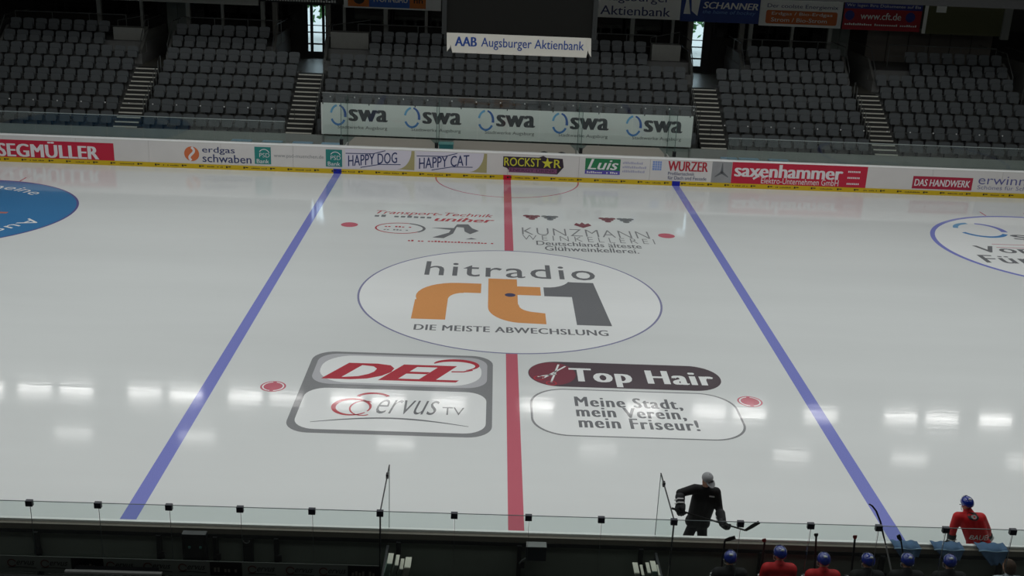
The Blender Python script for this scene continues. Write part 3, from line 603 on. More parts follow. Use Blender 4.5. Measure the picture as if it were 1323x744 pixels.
# outside, seen through the exits
struct(G().box(-34, 34, 29, 60, 2.9, 3.0).build('ground_outside', mat('paving', (170, 170, 165), .8, var=.1)), 'pale paving outside the exits', 'ground')
leafm = mat('leaf_green', (70, 120, 60), .7, var=.4, scale=3)
for i, X in enumerate((-11.3, 11.3)):
    T = thing('garden_tree', 'green tree outside the ' + ('left' if i == 0 else 'right') + ' daylit exit', 'tree', (X, 36, 3), 'trees outside the exits')
    tx = X + (1.0 if X < 0 else -1.0)
    G().tube([(tx, 36, 3), (tx, 36, 4.9)], [.14, .09]).build('trunk', mat('bark', (90, 70, 52), .9), T)
    g = G()
    for _ in range(260):
        c = Vector((X, 36, 5.3)) + Vector((rnd.gauss(0, .9), rnd.gauss(0, .7), rnd.gauss(0, .45))); u = Vector((rnd.uniform(-1, 1), rnd.uniform(-1, 1), rnd.uniform(-1, 1))).normalized(); v = u.orthogonal() * .13; u = u * .2
        g.add([c - u, c + v, c + u, c - v], [(0, 1, 2, 3)])
    g.build('crown', leafm, T)
# fascia with hanging banners
FY = 25.4
struct(G().box(-34, 34, FY, FY + .4, 5.98, 7.6).build('trim_1', mat('fascia_dark', (52, 50, 46), .8, var=.1)), 'dark gallery fascia beam above the stand', 'beam')
struct(G().box(-34, 34, FY + .4, 27.4, 6.6, 6.8).build('trim_2', mat('fascia_dark', (52, 50, 46))), 'dark gallery soffit above the top walkway', 'soffit')
struct(G().box(-34, 34, 17.2, 27.4, 7.62, 8.0).build('added_shade_slab', mat('shade_slab_gray', (58, 58, 58), .8, var=.1)), 'unseen dark slab added to shade the top of the far stand', 'ceiling')  # unseen slab, added to keep overhead light off the top rows
G0 = G().box(-20.9, -12.45, FY - .14, FY - .02, 5.78, 6.2).build('fascia_beam', mat('beam_gray', (176, 176, 168), .7)); tag(G0, 'pale grey beam section at the top left of the stand', 'beam')
fas = Plane(lambda u, v, l: (u, FY - .085 - .002 * l, v))
def hang(x0, x1, z0, mt, label):
    T = thing('hanging_banner', label, 'banner', ((x0 + x1) / 2, FY - .05, z0), 'sponsor banners on the gallery fascia')
    G().box(x0, x1, FY - .085, FY - .03, z0, 7.3).build('banner_sheet', mt, T)
    for X in (x0 + .2, x1 - .2): G().box(X - .02, X + .02, FY - .09, FY - .02, 7.3, 7.4).build('hook', railm, T)
    return T
bw, bb, bo = mat('banner_white', (228, 228, 222), .6), mat('banner_blue', (36, 92, 176), .5), mat('banner_orange', (206, 110, 24), .5)
T = hang(-12.3, -8.5, 5.98, mat('banner_black', (30, 28, 28), .6), 'black gallery banner left of the left daylit exit'); fas.greek('lettering', (-12.1, -8.6, 6.05, 6.17), bw, T, 26)
T = hang(-8.25, -3.45, 5.86, bw, 'white, orange and blue gallery banner left of the scoreboard')
fas.rect('orange_block', (-8.05, -7.0, 5.93, 7.2), bo, T); fas.rect('blue_block', (-7.0, -5.0, 5.93, 7.2), bb, T); fas.rect('orange_block', (-5.0, -4.2, 5.93, 7.2), bo, T)
fas.text('lettering', 'WOHNBAU', (-6.85, -5.1, 6.18, 6.5), bw, T, 2, bold=.02); fas.text('lettering', 'hn', (-4.8, -4.35, 6.18, 6.45), MATS['banner_black'], T, 2, bold=.02)
fas.poly('round_mark', arc(-7.5, 6.35, .3, 0, 360, 24)[:-1], MATS['banner_black'], T, 2)
inkb = mat('ink_blue', (38, 40, 92), .5)
T = hang(4.3, 8.44, 5.88, bw, 'white gallery banner reading Augsburger Aktienbank right of the scoreboard')
fas.text('lettering', 'Aktienbank', (4.46, 7.95, 6.02, 6.46), inkb, T, 1, bold=.01); fas.text('lettering', 'Augsburger', (4.46, 7.9, 6.58, 7.1), inkb, T, 1, bold=.01)
T = hang(8.46, 12.38, 5.84, mat('banner_royal', (22, 56, 130), .5), 'royal blue gallery banner reading Schanner')
fas.text('lettering', 'SCHANNER', (9.55, 12.3, 6.5, 6.82), bw, T, 1, bold=.03, shear=.2); fas.text('lettering', 'the home of hockey', (9.55, 12.2, 6.2, 6.44), mat('banner_sky', (110, 150, 206), .5), T, 1, bold=.005, shear=.2)
fas.polys('white_shape', [[(8.6, 6.2), (8.95, 6.2), (8.8, 6.95), (8.7, 6.95)], [(9.0, 6.35), (9.3, 6.12), (9.4, 6.95), (8.95, 6.9)]], bw, T, 1)
T = hang(12.4, 16.52, 5.78, bw, 'white gallery banner with an orange box about natural gas')
fas.text('lettering', 'Der coolste Energiemix', (12.75, 16.3, 6.62, 6.86), inkb, T, 1, bold=.01); fas.poly('orange_box', rrect(12.72, 16.3, 5.9, 6.55, .1), mat('banner_rust', (196, 98, 36), .5), T, 1)
fas.text('lettering', 'Erdgas / Bio-Erdgas', (13.0, 16.05, 6.28, 6.48), bw, T, 2, bold=.01); fas.text('lettering', 'Strom / Bio-Strom', (13.0, 15.8, 6.0, 6.2), bw, T, 2, bold=.01)
T = hang(16.6, 20.5, 5.76, mat('banner_red', (160, 18, 34), .5), 'red and blue gallery banner with a web address')
fas.rect('blue_band', (16.6, 20.5, 6.78, 7.3), mat('banner_navy', (40, 48, 128), .5), T); tag(fas.text('lettering', 'Wir legen Ihre Dokumente auf Eis', (16.7, 20.4, 6.84, 7.02), bw, T, 2, bold=0), kind='stuff')
fas.text('lettering', 'www.cft.de', (17.45, 19.5, 6.28, 6.62), bw, T, 1, bold=.02); fas.greek('lettering', (16.7, 20.35, 5.98, 6.08), bw, T, 34)
for X in (16.9, 19.95): fas.poly('round_mark', arc(X, 6.45, .24, 0, 360, 24)[:-1], MATS['banner_navy'], T, 1)
T = hang(20.62, 24.6, 5.7, mat('banner_drab', (88, 88, 58), .7), 'plain olive gallery panel at the right end'); fas.rect('pale_patch', (21.2, 21.7, 6.75, 7.1), bw, T); fas.rect('pale_edge', (20.62, 20.8, 5.7, 7.3), bw, T)
tag(G().box(24.6, 25.0, FY - .2, FY, 5.55, 7.6).build('fascia_pier', lp), 'pale pier at the right end of the olive panel', 'pier')

# ================================================================== SCOREBOARD above centre ice
SBY = -1.9
SB = thing('scoreboard', 'dark hanging scoreboard cube with a white sponsor skirt', 'scoreboard', (0, 0, 7.3))
dk = mat('scoreboard_gray', (26, 26, 24), .7, var=.08, spec=.15)
G().box(-1.98, 1.8, SBY, 1.9, 7.78, 10.2).build('cube_body', dk, SB)
for X in (-2.02, 1.84): G().box(X - .06, X + .06, SBY - .05, 1.95, 7.75, 10.25).build('corner_post', mat('scoreboard_frame', (44, 46, 46), .5), SB)
for X in (-1.9, 1.72):
    for Y in (-1.7, 1.7): G().tube([(X, Y, 10.2), (X, Y, 14)], .02, 6).build('hanger', railm, SB)
sw = mat('sign_white', (226, 222, 212), .5)
def skirt(y0, y1, nm):
    f = [(-1.8, y1, 7.28), (1.68, y1, 7.28), (1.75, y0, 7.79), (-1.93, y0, 7.79)]
    return G().slab(f, [(p[0], p[1] + .03 * (1 if y1 < 0 else -1), p[2]) for p in f]).build('sponsor_sign', sw, SB)
sg = skirt(SBY - .02, SBY + .06, 'f'); skirt(1.92, 1.84, 'b')
for s, xt, xb in ((-1, -1.93, -1.86), (1, 1.75, 1.72)):
    X = xt + s * .02
    f = [(X, SBY - .03, 7.79), (xb + s * .08, SBY + .02, 7.3), (xb - s * .0, SBY + .03, 7.42), (xt - s * .1, SBY - .03, 7.72)]
    G().slab(f, [(p[0], p[1] + .015, p[2]) for p in f]).build('sign_flap', sw, SB)
sgn = Plane(lambda u, v, l: (u, SBY - .02 + .08 * (7.79 - v) / .51 - .004 * l, v))
blu = mat('sign_blue', (30, 70, 150), .5)
tag(sgn.text('lettering', 'AAB', (-1.74, -1.17, 7.46, 7.7), blu, sg, 1, bold=.035), 'bold blue letters AAB'); sgn.text('lettering', 'Augsburger Aktienbank', (-1.06, 1.6, 7.39, 7.7), blu, sg, 1, bold=.008)

# ================================================================== FLOODLIGHTS
house = mat('lamp_housing', (70, 72, 74), .5, .4); lens_m = emit_mat('lamp_lens', (1, .99, .96), 1.5)
def flood(X, Y, tilt, i, row, power=1.):
    T = thing('floodlight', f'hanging floodlight above the rink, {ORD[i]} from the left in the {row} row', 'lamp', (X, Y, 10), f'{row} row floodlights')
    rot = Matrix.Rotation(math.radians(tilt), 3, 'X')
    def bxr(x0, x1, y0, y1, z0, z1):
        g = G().box(x0, x1, y0, y1, z0, z1); g.v = [tuple(rot @ Vector(p) + Vector((X, Y, 10))) for p in g.v]; return g
    bxr(-.85, .85, -.26, .26, .02, .2).build('housing', house, T); bxr(-.8, .8, -.22, .22, .012, .02).build('lens', lens_m, T)
    for s in (-.6, .6): G().tube([(X + s, Y, 10.1), (X + s, Y, 14)], .012, 6).build('hanger', house, T)
    ld = bpy.data.lights.new('flood_glow', 'AREA'); ld.shape = 'RECTANGLE'; ld.size = 1.4; ld.size_y = .36; ld.energy = LAMP_W * power * rnd.uniform(.6, 1.25); ld.spread = math.radians(115); ld.color = (1, .985, .96)
    lo = bpy.data.objects.new('flood_glow', ld); COL.objects.link(lo); lo.parent = T; lo.rotation_euler = (math.radians(tilt), 0, 0)
    ROOT[lo.name] = Vector((X, Y, 10)); lo.location = rot @ Vector((0, 0, .005))
for i, X in enumerate((-22.5, -20.4, -18.6, -15.6, -13.8, -11.2, -9.4, -6.7, -4.9, -2.2, 1.7, 6.4, 9.4, 11.2, 14.4, 18.0, 19.85, 22.3)): flood(X, 13.65, -32, i, 'far', .8)
for i, X in enumerate((-17.3, -12.3, -4.2, 4.1, 12.1, 17, 21.8)): flood(X, 9.7, -25, i, 'second', .3)
for i in range(8): flood(-19.5 + i * 5.6, -13.2, 10, i, 'added near', 2.)  # this row is invented, added to light the near ice
for i, (xx, yy) in enumerate(fill_panels):  # unseen panels added around the fill lights
    T = thing('fill_panel', f'added fill light panel under the roof, {ORD[i % 5]} from the left in the {ORD[i // 5]} roof row', 'roof light', (xx, yy, 13.92), 'added fill lights')
    for q in range(4): G().box(xx - 3.5 + q * 1.75 + .03, xx - 3.5 + (q + 1) * 1.75 - .03, yy - 1.2, yy + 1.2, 13.93, 13.97).build('pane', mat('opal_sheet', (225, 228, 228), .6), T)
    G().box(xx - 3.56, xx + 3.56, yy - 1.26, yy - 1.2, 13.9, 14).build('frame_bar', house, T); G().box(xx - 3.56, xx + 3.56, yy + 1.2, yy + 1.26, 13.9, 14).build('frame_bar', house, T)

# ================================================================== NEAR SIDE: boards, benches, glass
NB = thing('rink_boards', 'dark inner side of the near rink boards in front of the team benches', 'boards', (0, YN - .06, 0))
inner = mat('board_inner', (118, 124, 114), .7, var=.15, scale=2); steel_d = mat('board_steel', (40, 42, 44), .5, .3); beam_m = mat('board_beam', (120, 114, 104), .6, var=.1)
rib_px = (47, 205, 278, 357, 515, 672, 830, 987, 1145, 1300)
ribs = [atY(px, 690, YN - .14).x for px in rib_px]
xs = [-14.0, -11.0] + ribs + [11.0, 14.0]
for a, b in zip(xs, xs[1:]): G().box(a + .006, b - .006, YN - .1, YN, 0, 1.05).build('board_panel', inner, NB)
G().box(-14, 14, YN - .13, YN, 1.05, 1.15).build('top_beam', beam_m, NB)
G().box(-14, 14, YN - .15, YN - .1, .99, 1.05).build('shadow_strip', steel_d, NB)  # dark strip standing in for the shadow below the top beam
G().box(-14, 14, YN - .05, YN + .01, 1.15, 1.19).build('cap_rail', MATS['white_cap'], NB)
for i, X in enumerate(ribs):
    rb = G().box(X - .035, X + .035, YN - .19, YN - .1, 0, 1.02).build('rib', steel_d, NB)
    G().box(X - .03, X + .09, YN - .22, YN - .19, .62, .72).build('latch', blk, rb)
for px, w in ((320, .16), (243, .05), (262, .05)):
    X = atY(px, 690, YN - .14).x; G().box(X - w / 2, X + w / 2, YN - .17, YN - .1, .25, 1.0).build('door_post', steel_d, NB)
X = atY(318, 694, YN - .2).x; G().tube([(X + .05 * math.cos(t), YN - .19, .98 + .05 * math.sin(t)) for t in [math.pi * (1 + q / 8) for q in range(9)]], .008, 6).build('gate_ring', railm, NB)
a, b = atY(237, 685, YN - .2), atY(270, 722, YN - .2)
T = thing('equipment_case', 'black equipment case fixed to the inner boards left of the gate post', 'case', ((a.x + b.x) / 2, YN - .25, b.z))
G().box(a.x, b.x, YN - .32, YN - .2, b.z, a.z).build('case_body', blk, T); G().box(a.x + .04, b.x - .04, YN - .335, YN - .32, b.z + .06, a.z - .06).build('case_front', mat('case_front', (30, 34, 34), .15), T)
for q in (.12, .3): G().ball((a.x + q, YN - .335, b.z + .3), .025, 8, 6).build('teal_glint', mat('case_teal', (70, 120, 112), .3), T)  # teal dots standing in for highlights on the dark case
a, b = atY(680, 703, YN - .25), atY(705, 721, YN - .25)
T = thing('gate_box', 'dark box with a pale top edge beside the centre gate latch', 'box', ((a.x + b.x) / 2, YN - .25, b.z))
G().box(a.x, b.x, YN - .34, YN - .2, b.z, a.z).build('box_body', mat('box_navy', (28, 32, 40), .5), T); G().box(a.x, b.x, YN - .35, YN - .19, a.z, a.z + .015).build('box_lid', railm, T)
G().tube([(a.x + .05, YN - .25, b.z + .02), (a.x - .06, YN - .25, b.z - .06), (a.x - .1, YN - .25, b.z - .12)], .015, 6).build('box_lever', railm, T)
# bench floor and back glass
YGL, ZGL = -16.45, 2.37
struct(G().box(-14, 14, -16.6, YN - .22, -.06, .2).build('floor_bench', mat('bench_rubber', (44, 44, 44), .9)), 'dark rubber floor of the team benches', 'floor')
struct(G().box(-14, 14, -16.75, -16.5, .0, 1.14).build('wall_bench', mat('bench_wall', (60, 62, 62), .8)), 'dark low wall behind the team benches', 'wall')
GW = thing('bench_glass', 'greenish glass screen with black clips behind the team benches', 'glass screen', (0, YGL, 1.14))
bgl = glass_mat('bench_glass_m', (.925, .962, .952), .5); thin = mat('glass_seam', (84, 96, 96), .3)
cx_ = [atY(px, 640 + 40 * px / 1323 - 6 * ((px - 661) / 661) ** 2 + 6, YGL).x for px in (37, 126, 218, 310, 403, 491, 587, 683, 777, 871, 957, 1048, 1136, 1223, 1310)]
cx_ = [cx_[0] - 1.03 * k for k in (5, 4, 3, 2, 1)] + cx_ + [cx_[-1] + 1.03 * k for k in (1, 2, 3, 4, 5)]
for a, b in zip(cx_, cx_[1:]):
    p = G().box(a + .008, b - .008, YGL - .006, YGL + .006, 1.14, ZGL).build('pane', bgl, GW)
    G().box(a + .004, a + .009, YGL - .007, YGL + .007, 1.14, ZGL).build('seam', thin, p); G().box(a + .008, b - .008, YGL - .007, YGL + .007, ZGL - .002, ZGL + .004).build('edge', thin, p)
for X in cx_: G().box(X - .05, X + .05, YGL - .03, YGL + .03, ZGL - .075, ZGL + .015).build('clip', mat('clip_charcoal', (44, 46, 58), .4), GW)
for i, X in enumerate((atY(491, 664, YGL).x, atY(871.5, 672, YGL).x)):
    T = thing('bench_divider', ('left' if i == 0 else 'right') + ' clear glass divider standing across the benches', 'glass screen', (X, -15.7, 1.14), 'bench dividers')
    y1 = YN - .02
    G().box(X - .006, X + .006, YGL + .035, y1, 1.2, ZGL - .03).build('pane', glass_mat('divider_glass', (.965, .982, .976), .6, fac=.02), T)
    G().box(X - .009, X + .009, YGL + .03, y1, ZGL - .03, ZGL - .012).build('top_edge', blk, T); G().box(X - .012, X + .012, YGL + .02, YGL + .036, .2, ZGL - .012).build('near_edge', blk, T)
    G().box(X - .005, X + .005, y1, y1 + .008, 1.2, ZGL - .03).build('far_edge', thin, T); G().box(X - .02, X + .02, -15.36, -15.28, ZGL - .06, ZGL + .01).build('bracket', blk, T)
    G().box(X - .02, X + .02, YGL + .035, YN - .23, .2, 1.0).build('divider_base', steel_d, T)
# printed strip along the foot of the glass
ST = thing('advert_strip', 'grey printed strip along the foot of the bench glass', 'advert', (-6, YGL - .03, 1.19))
stm = mat('strip_gray', (112, 120, 114), .6); stk = mat('strip_ink', (44, 44, 46), .6)
x_end = atY(491, 740, YGL).x - .02
G().box(-10.6, x_end, YGL - .035, YGL - .02, 1.19, 1.45).build('strip', stm, ST)
spl = Plane(lambda u, v, l: (u, YGL - .036 - .002 * l, v))
for px in (27, 70, 155, 203, 248, 338, 387, 430):
    c = atY(px, 724 + px * .036, YGL - .04).x
    spl.band('red_swash', arc(c - .14, 1.33, .06, 20, 330, 16), .016, mat('strip_red', (90, 48, 44), .6), ST, 1); spl.text('small_lettering', 'ervus', (c - .07, c + .2, 1.3, 1.37), stk, ST, 1, bold=0, shear=.4); spl.band('underline', [(c - .2, 1.255), (c, 1.265), (c + .22, 1.25)], .01, stk, ST, 1)
for px in (113, 292, 470):
    c = atY(px, 726 + px * .036, YGL - .04).x; dkp = spl.rect('black_panel', (c - .24, c + .24, 1.21, 1.44), blk, ST, 1)
    spl.greek('small_lettering', (c - .18, c + .18, 1.27, 1.35), mat('strip_dim', (110, 108, 100), .6), dkp, 7, 2)
a, b = atY(85, 735, YGL - .2), atY(210, 740, YGL - .2)
tag(G().box(a.x, b.x, YGL - .26, YGL - .2, a.z - .03, a.z).build('shelf_edge', mat('shelf_pale', (170, 170, 166), .5)), 'pale narrow shelf edge below the printed strip', 'shelf')
G().box(a.x + .1, b.x - .1, YGL - .2, YGL - .05, a.z - .06, a.z - .03).build('bracket', steel_d, None)
bpy.data.objects['bracket' if 'bracket' in bpy.data.objects and bpy.data.objects['bracket'].parent is None else [o.name for o in bpy.data.objects if o.name.startswith('bracket') and o.parent is None][0]].parent = bpy.data.objects['shelf_edge']
# pale boards on edge beside the dividers
pal = [mat('pale_green_sheet', (150, 176, 164), .5), mat('pale_gray_sheet', (150, 160, 152), .5), mat('cream_sheet', (216, 214, 198), .5)]
for gi, lst in enumerate((((499, 724, 6, 0), (508, 726, 4, 1), (514, 731, 4, 1), (522, 729, 7, 2)), ((828, 736, 6, 2), (836, 739, 3, 1), (844, 736, 4, 1), (851, 734, 6, 0), (857, 739, 2, 2)))):
    for q, (px, py, w, mi) in enumerate(lst):
        p = atY(px + (5 if gi == 0 else -6), py, -16.2); hw = w / 150
        T = thing('plastic_sheet', f'pale sheet standing on edge by the {"left" if gi == 0 else "right"} divider, {ORD[q]} from the left', 'sheet', (p.x - .05, -16.2, .2), 'pale sheets by the dividers')
        f = [(p.x - hw - .06, -16.3, .2), (p.x + hw - .06, -16.3, .2), (p.x + hw - .06, -16.3, p.z - .25), (p.x + hw, -16.3, p.z), (p.x - hw, -16.3, p.z), (p.x - hw - .06, -16.3, p.z - .25)]
        if gi: f = [(2 * p.x - c[0] - .1 * (c[2] < 1), c[1], c[2]) for c in f][::-1]
        G().slab(f, [(c[0], -16.0, c[2]) for c in f]).build('sheet', pal[mi], T); G().box(p.x - hw, p.x + hw, -16.29, -16.01, p.z, p.z + .008).build('rim', pal[2], T)

# ================================================================== PEOPLE
def remesh(name, segs, balls, mt, parent, vox=.014, it=4):
    """continuous surface grown around tapered limbs"""
    g = G()
    for p, r0, q, r1 in segs:
        g.tube([p, q], [r0, r1], 12); g.ball(p, r0, 12, 8); g.ball(q, r1, 12, 8)
    for c, r in balls: g.ball(c, r, 16, 10)
    me = bpy.data.meshes.new(name); me.from_pydata(g.v, [], g.f)
    o = bpy.data.objects.new(name, me)
    md = o.modifiers.new('r', 'REMESH'); md.mode = 'VOXEL'; md.voxel_size = vox
    sm = o.modifiers.new('s', 'SMOOTH'); sm.iterations = it; sm.factor = .5
    m2 = evaluated_mesh(o); bpy.data.objects.remove(o); bpy.data.meshes.remove(me)
    off = ROOT[parent.name]
    for v in m2.vertices: v.co = v.co - off
    m2.materials.clear(); m2.materials.append(mt)
    for p in m2.polygons: p.use_smooth = True
    m2.name = name; return link(name, m2, parent)
V = Vector
skin = mat('skin', (196, 148, 124), .55); hairm = mat('brown_hair', (70, 48, 34), .7, var=.3, scale=30); eyem = mat('eye_dark', (30, 26, 24), .3); lipm = mat('lip', (160, 92, 84), .5)
redj = mat('red_jersey', (196, 18, 26), .65, var=.08, scale=12, bump=.1); blackj = mat('black_cloth', (20, 20, 22), .8, var=.2, scale=14, bump=.1); pants_m = mat('black_pants', (24, 24, 28), .8, var=.15, scale=10)
helm_m = mat('blue_helmet', (20, 44, 138), .14, coat=1.); glove_m = mat('black_glove', (28, 28, 32), .6); glove_w = mat('glove_white', (214, 214, 214), .6); palej = mat('pale_jersey', (186, 196, 204), .7, var=.06)
steel = mat('blade_steel', (190, 192, 196), .25, .9)
def head_frame(yaw, pitch):    # local +Y is the way the face looks
    return Matrix.Rotation(yaw, 3, 'Z') @ Matrix.Rotation(pitch, 3, 'X')
def glove(parent, wrist, hand, palm_n, mt, stripe=True, gs=1.35):
    wrist, hand = V(wrist), V(hand); f = (hand - wrist).normalized(); n = V(palm_n); n = (n - f * n.dot(f)).normalized(); s = f.cross(n)
    segs = [(wrist - f * .05, .058, wrist + f * .03, .05), (hand - f * .02 - s * .03, .032, hand + f * .02 - s * .03, .03), (hand - f * .02 + s * .03, .032, hand + f * .02 + s * .03, .03), (wrist, .045, hand, .042)]
    for i, (ln, o) in enumerate(((.9, -1.5), (1.05, -.5), (1., .5), (.8, 1.5))):
        a = hand + f * .035 + s * o * .026; b = a + f * .03 * ln + n * .008; c = b + (f * .3 + n).normalized() * .034 * ln; d = c + (n - f * .7).normalized() * .026 * ln
        segs += [(a, .0155, b, .015), (b, .015, c, .014), (c, .014, d, .013)]
    a = hand - f * .02 - s * .045; b = a - s * .02 + f * .03 + n * .02; c = b + n * .03 + f * .012; segs += [(a, .019, b, .017), (b, .017, c, .015)]
    piv = hand; segs = [(piv + (a - piv) * gs, ra * gs, piv + (b - piv) * gs, rb * gs) for a, ra, b, rb in segs]
    g = remesh('glove', segs, [], mt, parent, .0095, 2)
    if stripe:
        for q in (-.01, .035): G().tube([piv + (wrist + f * q + d_ - piv) * gs for d_ in (-s * .055 - n * .03, -n * .06, s * .055 - n * .03)], .012, 6).build('white_band', glove_w, g)
    return g
def skate(parent, ank, yaw):
    d = V((-math.sin(yaw), math.cos(yaw), 0)); a = V((ank.x, ank.y, 0)); gz = ank.z - .11
    b = remesh('skate', [(ank + V((0, 0, .06)), .06, ank - V((0, 0, .04)), .052), (a + V((0, 0, gz + .08)) - d * .06, .045, a + V((0, 0, gz + .075)) + d * .17, .04)], [], pants_m, parent, .015, 3)
    G().bar(a + V((0, 0, gz + .02)) - d * .12, a + V((0, 0, gz + .02)) + d * .2, .006, .04).build('blade', steel, b); return b
def person(name, label, J, jersey, pants, headgear, yaw, pitch, gear, vox=.016, hair=False, gloves=True, feetyaw=None, palms=((0, 1, 0), (0, 1, 0)), hemlen=.1, gs=1.35, pad=.088, legr=1.):
    base = V((J['pel'].x, J['pel'].y, min(J['anL'].z, J['anR'].z) - .11))
    P = thing(name, label, 'person', base, gear)
    hd = J['head']; Rh = head_frame(yaw, pitch); h = lambda x, y, z: hd + Rh @ V((x, y, z))
    # body: one continuous skin surface
    segs = [(J['chest'], .10, J['neck'], .06), (J['neck'], .056, h(0, -.01, -.07), .052), (J['pel'], .09, J['chest'], .11), (J['shL'], .06, J['shR'], .06),
            (h(0, .0, .02), .088, h(0, -.025, .03), .09), (h(0, .035, -.055), .058, h(0, .02, .0), .078), (h(0, .06, -.095), .03, h(0, .03, -.06), .05),
            (h(0, .09, .01), .012, h(0, .112, -.03), .017)]
    for s in 'LR':
        segs += [(J['sh' + s], .055, J['el' + s], .045), (J['el' + s], .043, J['wr' + s], .032), (J['hip' + s], .07, J['kn' + s], .055), (J['kn' + s], .058, J['an' + s], .042), (J['pel'], .085, J['hip' + s], .07)]
    balls = [(h(.082, -.005, -.01), (.014, .022, .034)), (h(-.082, -.005, -.01), (.014, .022, .034))]
    body = remesh('body', segs, balls, skin, P, .0105, 2)
    for s in (-1, 1):
        G().ball(h(s * .034, .088, .012), .0125, 8, 6).build('eye', eyem, body); G().bar(h(s * .018, .094, .036), h(s * .052, .086, .034), .008, .01).build('eyebrow', hairm, body)
    G().bar(h(-.024, .092, -.062), h(.024, .092, -.062), .01, .012).build('mouth', lipm, body)
    # clothing
    tw = (J['shR'] - J['shL']).normalized(); c, p, n = J['chest'], J['pel'], J['neck']
    hem = p - (n - p).normalized() * hemlen
    js = [(J['shL'] * .9 + J['shR'] * .1, pad, J['shR'] * .9 + J['shL'] * .1, pad), (n + V((0, 0, .0)), .078, c, .12), (n - (n - c) * .15, .07, c, .13)]
    for q in (-.1, 0, .1): js += [(c + tw * q, .125, p + tw * q * .8, .12), (p + tw * q * .8, .12, hem + tw * q, .125)]
    for s in 'LR': js += [(J['sh' + s], pad, J['el' + s], .072), (J['el' + s], .072, J['wr' + s] * .88 + J['el' + s] * .12, .056)]
    jo = remesh('jersey', js, [], jersey, P, vox, 4)
    G().tube([n + V((.062 * math.cos(t), .062 * math.sin(t), .012)) for t in [2 * math.pi * q / 12 for q in range(13)]], .014, 6).build('collar', blackj if jersey is not blackj else pants_m, jo)
    ps = []
    for s in 'LR': ps += [(p, .125 * legr, J['hip' + s], .115 * legr), (J['hip' + s], .112 * legr, J['kn' + s], .085), (J['kn' + s], .082, J['an' + s] + (J['kn' + s] - J['an' + s]) * .12, .065)]
    remesh('trousers', ps, [], pants, P, vox, 3)
    for s, pn in zip('LR', palms):
        if gloves: glove(P, J['wr' + s], J['wr' + s] + (J['wr' + s] - J['el' + s]).normalized() * .075, pn, glove_m, gs=gs)
        skate(P, J['an' + s], yaw if feetyaw is None else feetyaw)
    if headgear == 'helmet':
        g = G(); nu, nv = 20, 9
        def sph(a, t, k=1.): return h(.107 * k * math.sin(t) * math.cos(a), -.012 + .128 * k * math.sin(t) * math.sin(a), .03 + .118 * k * math.cos(t))
        rows = []
        for j in range(nv + 1):
            row = []
            for i in range(nu):
                a = 2 * math.pi * i / nu; tmax = 1.48 + .55 * max(0, -math.sin(a)) + .42 * max(0, 1 - abs(math.sin(a) + .1) * 2.2)
                row.append(sph(a, .02 + (tmax - .02) * j / nv, 1 + .02 * (1 if i % 5 == 0 and 1 < j < 7 else 0)))
            rows.append(row)
        vv = [q for r_ in rows for q in r_]; fs = [(j * nu + i, (j + 1) * nu + i, (j + 1) * nu + (i + 1) % nu, j * nu + (i + 1) % nu) for j in range(nv) for i in range(nu)] + [tuple(range(nu))]
        g.add(vv, fs); ho = g.build('helmet', helm_m, P, True)
        so = ho.modifiers.new('shell', 'SOLIDIFY'); so.thickness = .012; so.offset = -1
        for s in (-1, 1):
            G().tube([h(s * .1, .0, -.02), h(s * .085, .02, -.09), h(0, .05, -.135)], .006, 6).build('chin_strap', glove_w, ho)
            for q in range(3): G().ball(sph(math.pi / 2 + s * (.35 + .0 * q), .35 + .3 * q, 1.0), .013, 8, 5).build('vent', blk, ho)
        G().ball(sph(-math.pi / 2, .75, .975), (.034, .02, .02), 10, 6).build('white_highlight', glove_w, ho)  # painted highlight: white spot in place of a gleam on the helmet
        G().tube([h(.098 * math.cos(t), .01 + .125 * math.sin(t), .01 - .05 * math.sin(t)) for t in [math.radians(20 + 14 * q) for q in range(11)]], .006, 5).build('visor_rim', blk, ho)
    elif headgear == 'cap':
        cm = mat('cap_gray', (158, 160, 162), .8, var=.08, scale=30)
        ca = remesh('cap', [], [(h(0, -.012, .045), (.1, .115, .088))], cm, P, .011, 3)
        f = [h(.085 * math.cos(t), .07 + .115 * math.sin(t), .038 - .03 * math.sin(t)) for t in [math.pi * q / 10 for q in range(11)]]
        G().slab(f, [q - Rh @ V((0, 0, .012)) for q in f]).build('visor', cm, ca); G().ball(h(0, -.012, .133), .012, 8, 5).build('button', cm, ca)
        G().bar(h(-.025, .1, .075), h(.025, .1, .075), .012, .035).build('emblem', mat('cap_badge', (70, 72, 76), .6), ca)
    if hair: remesh('hair', [(h(0, -.03, .04), .098, h(0, -.05, -.02), .085), (h(0, .03, .075), .06, h(0, -.02, .07), .08)], [], hairm, P, .012, 2)
    return P
def decal_on(parent, garment, name, v2, f2, org, ux, uz, mt, dirn=V((0, 1, 0)), lift=.006):
    """flat print laid onto the curved cloth"""
    me = garment.data; off = ROOT[garment.name]
    bv = BVHTree.FromPolygons([v.co + off for v in me.vertices], [tuple(p.vertices) for p in me.polygons]); out = []
    for a, b in v2:
        o = org + ux * a + uz * b - dirn * .6; hit = bv.ray_cast(o, dirn); p = hit[0] if hit[0] is not None else o + dirn * .6
        out.append(p - dirn * lift)
    return G().add(out, f2).build(name, mt, garment, fix=False)
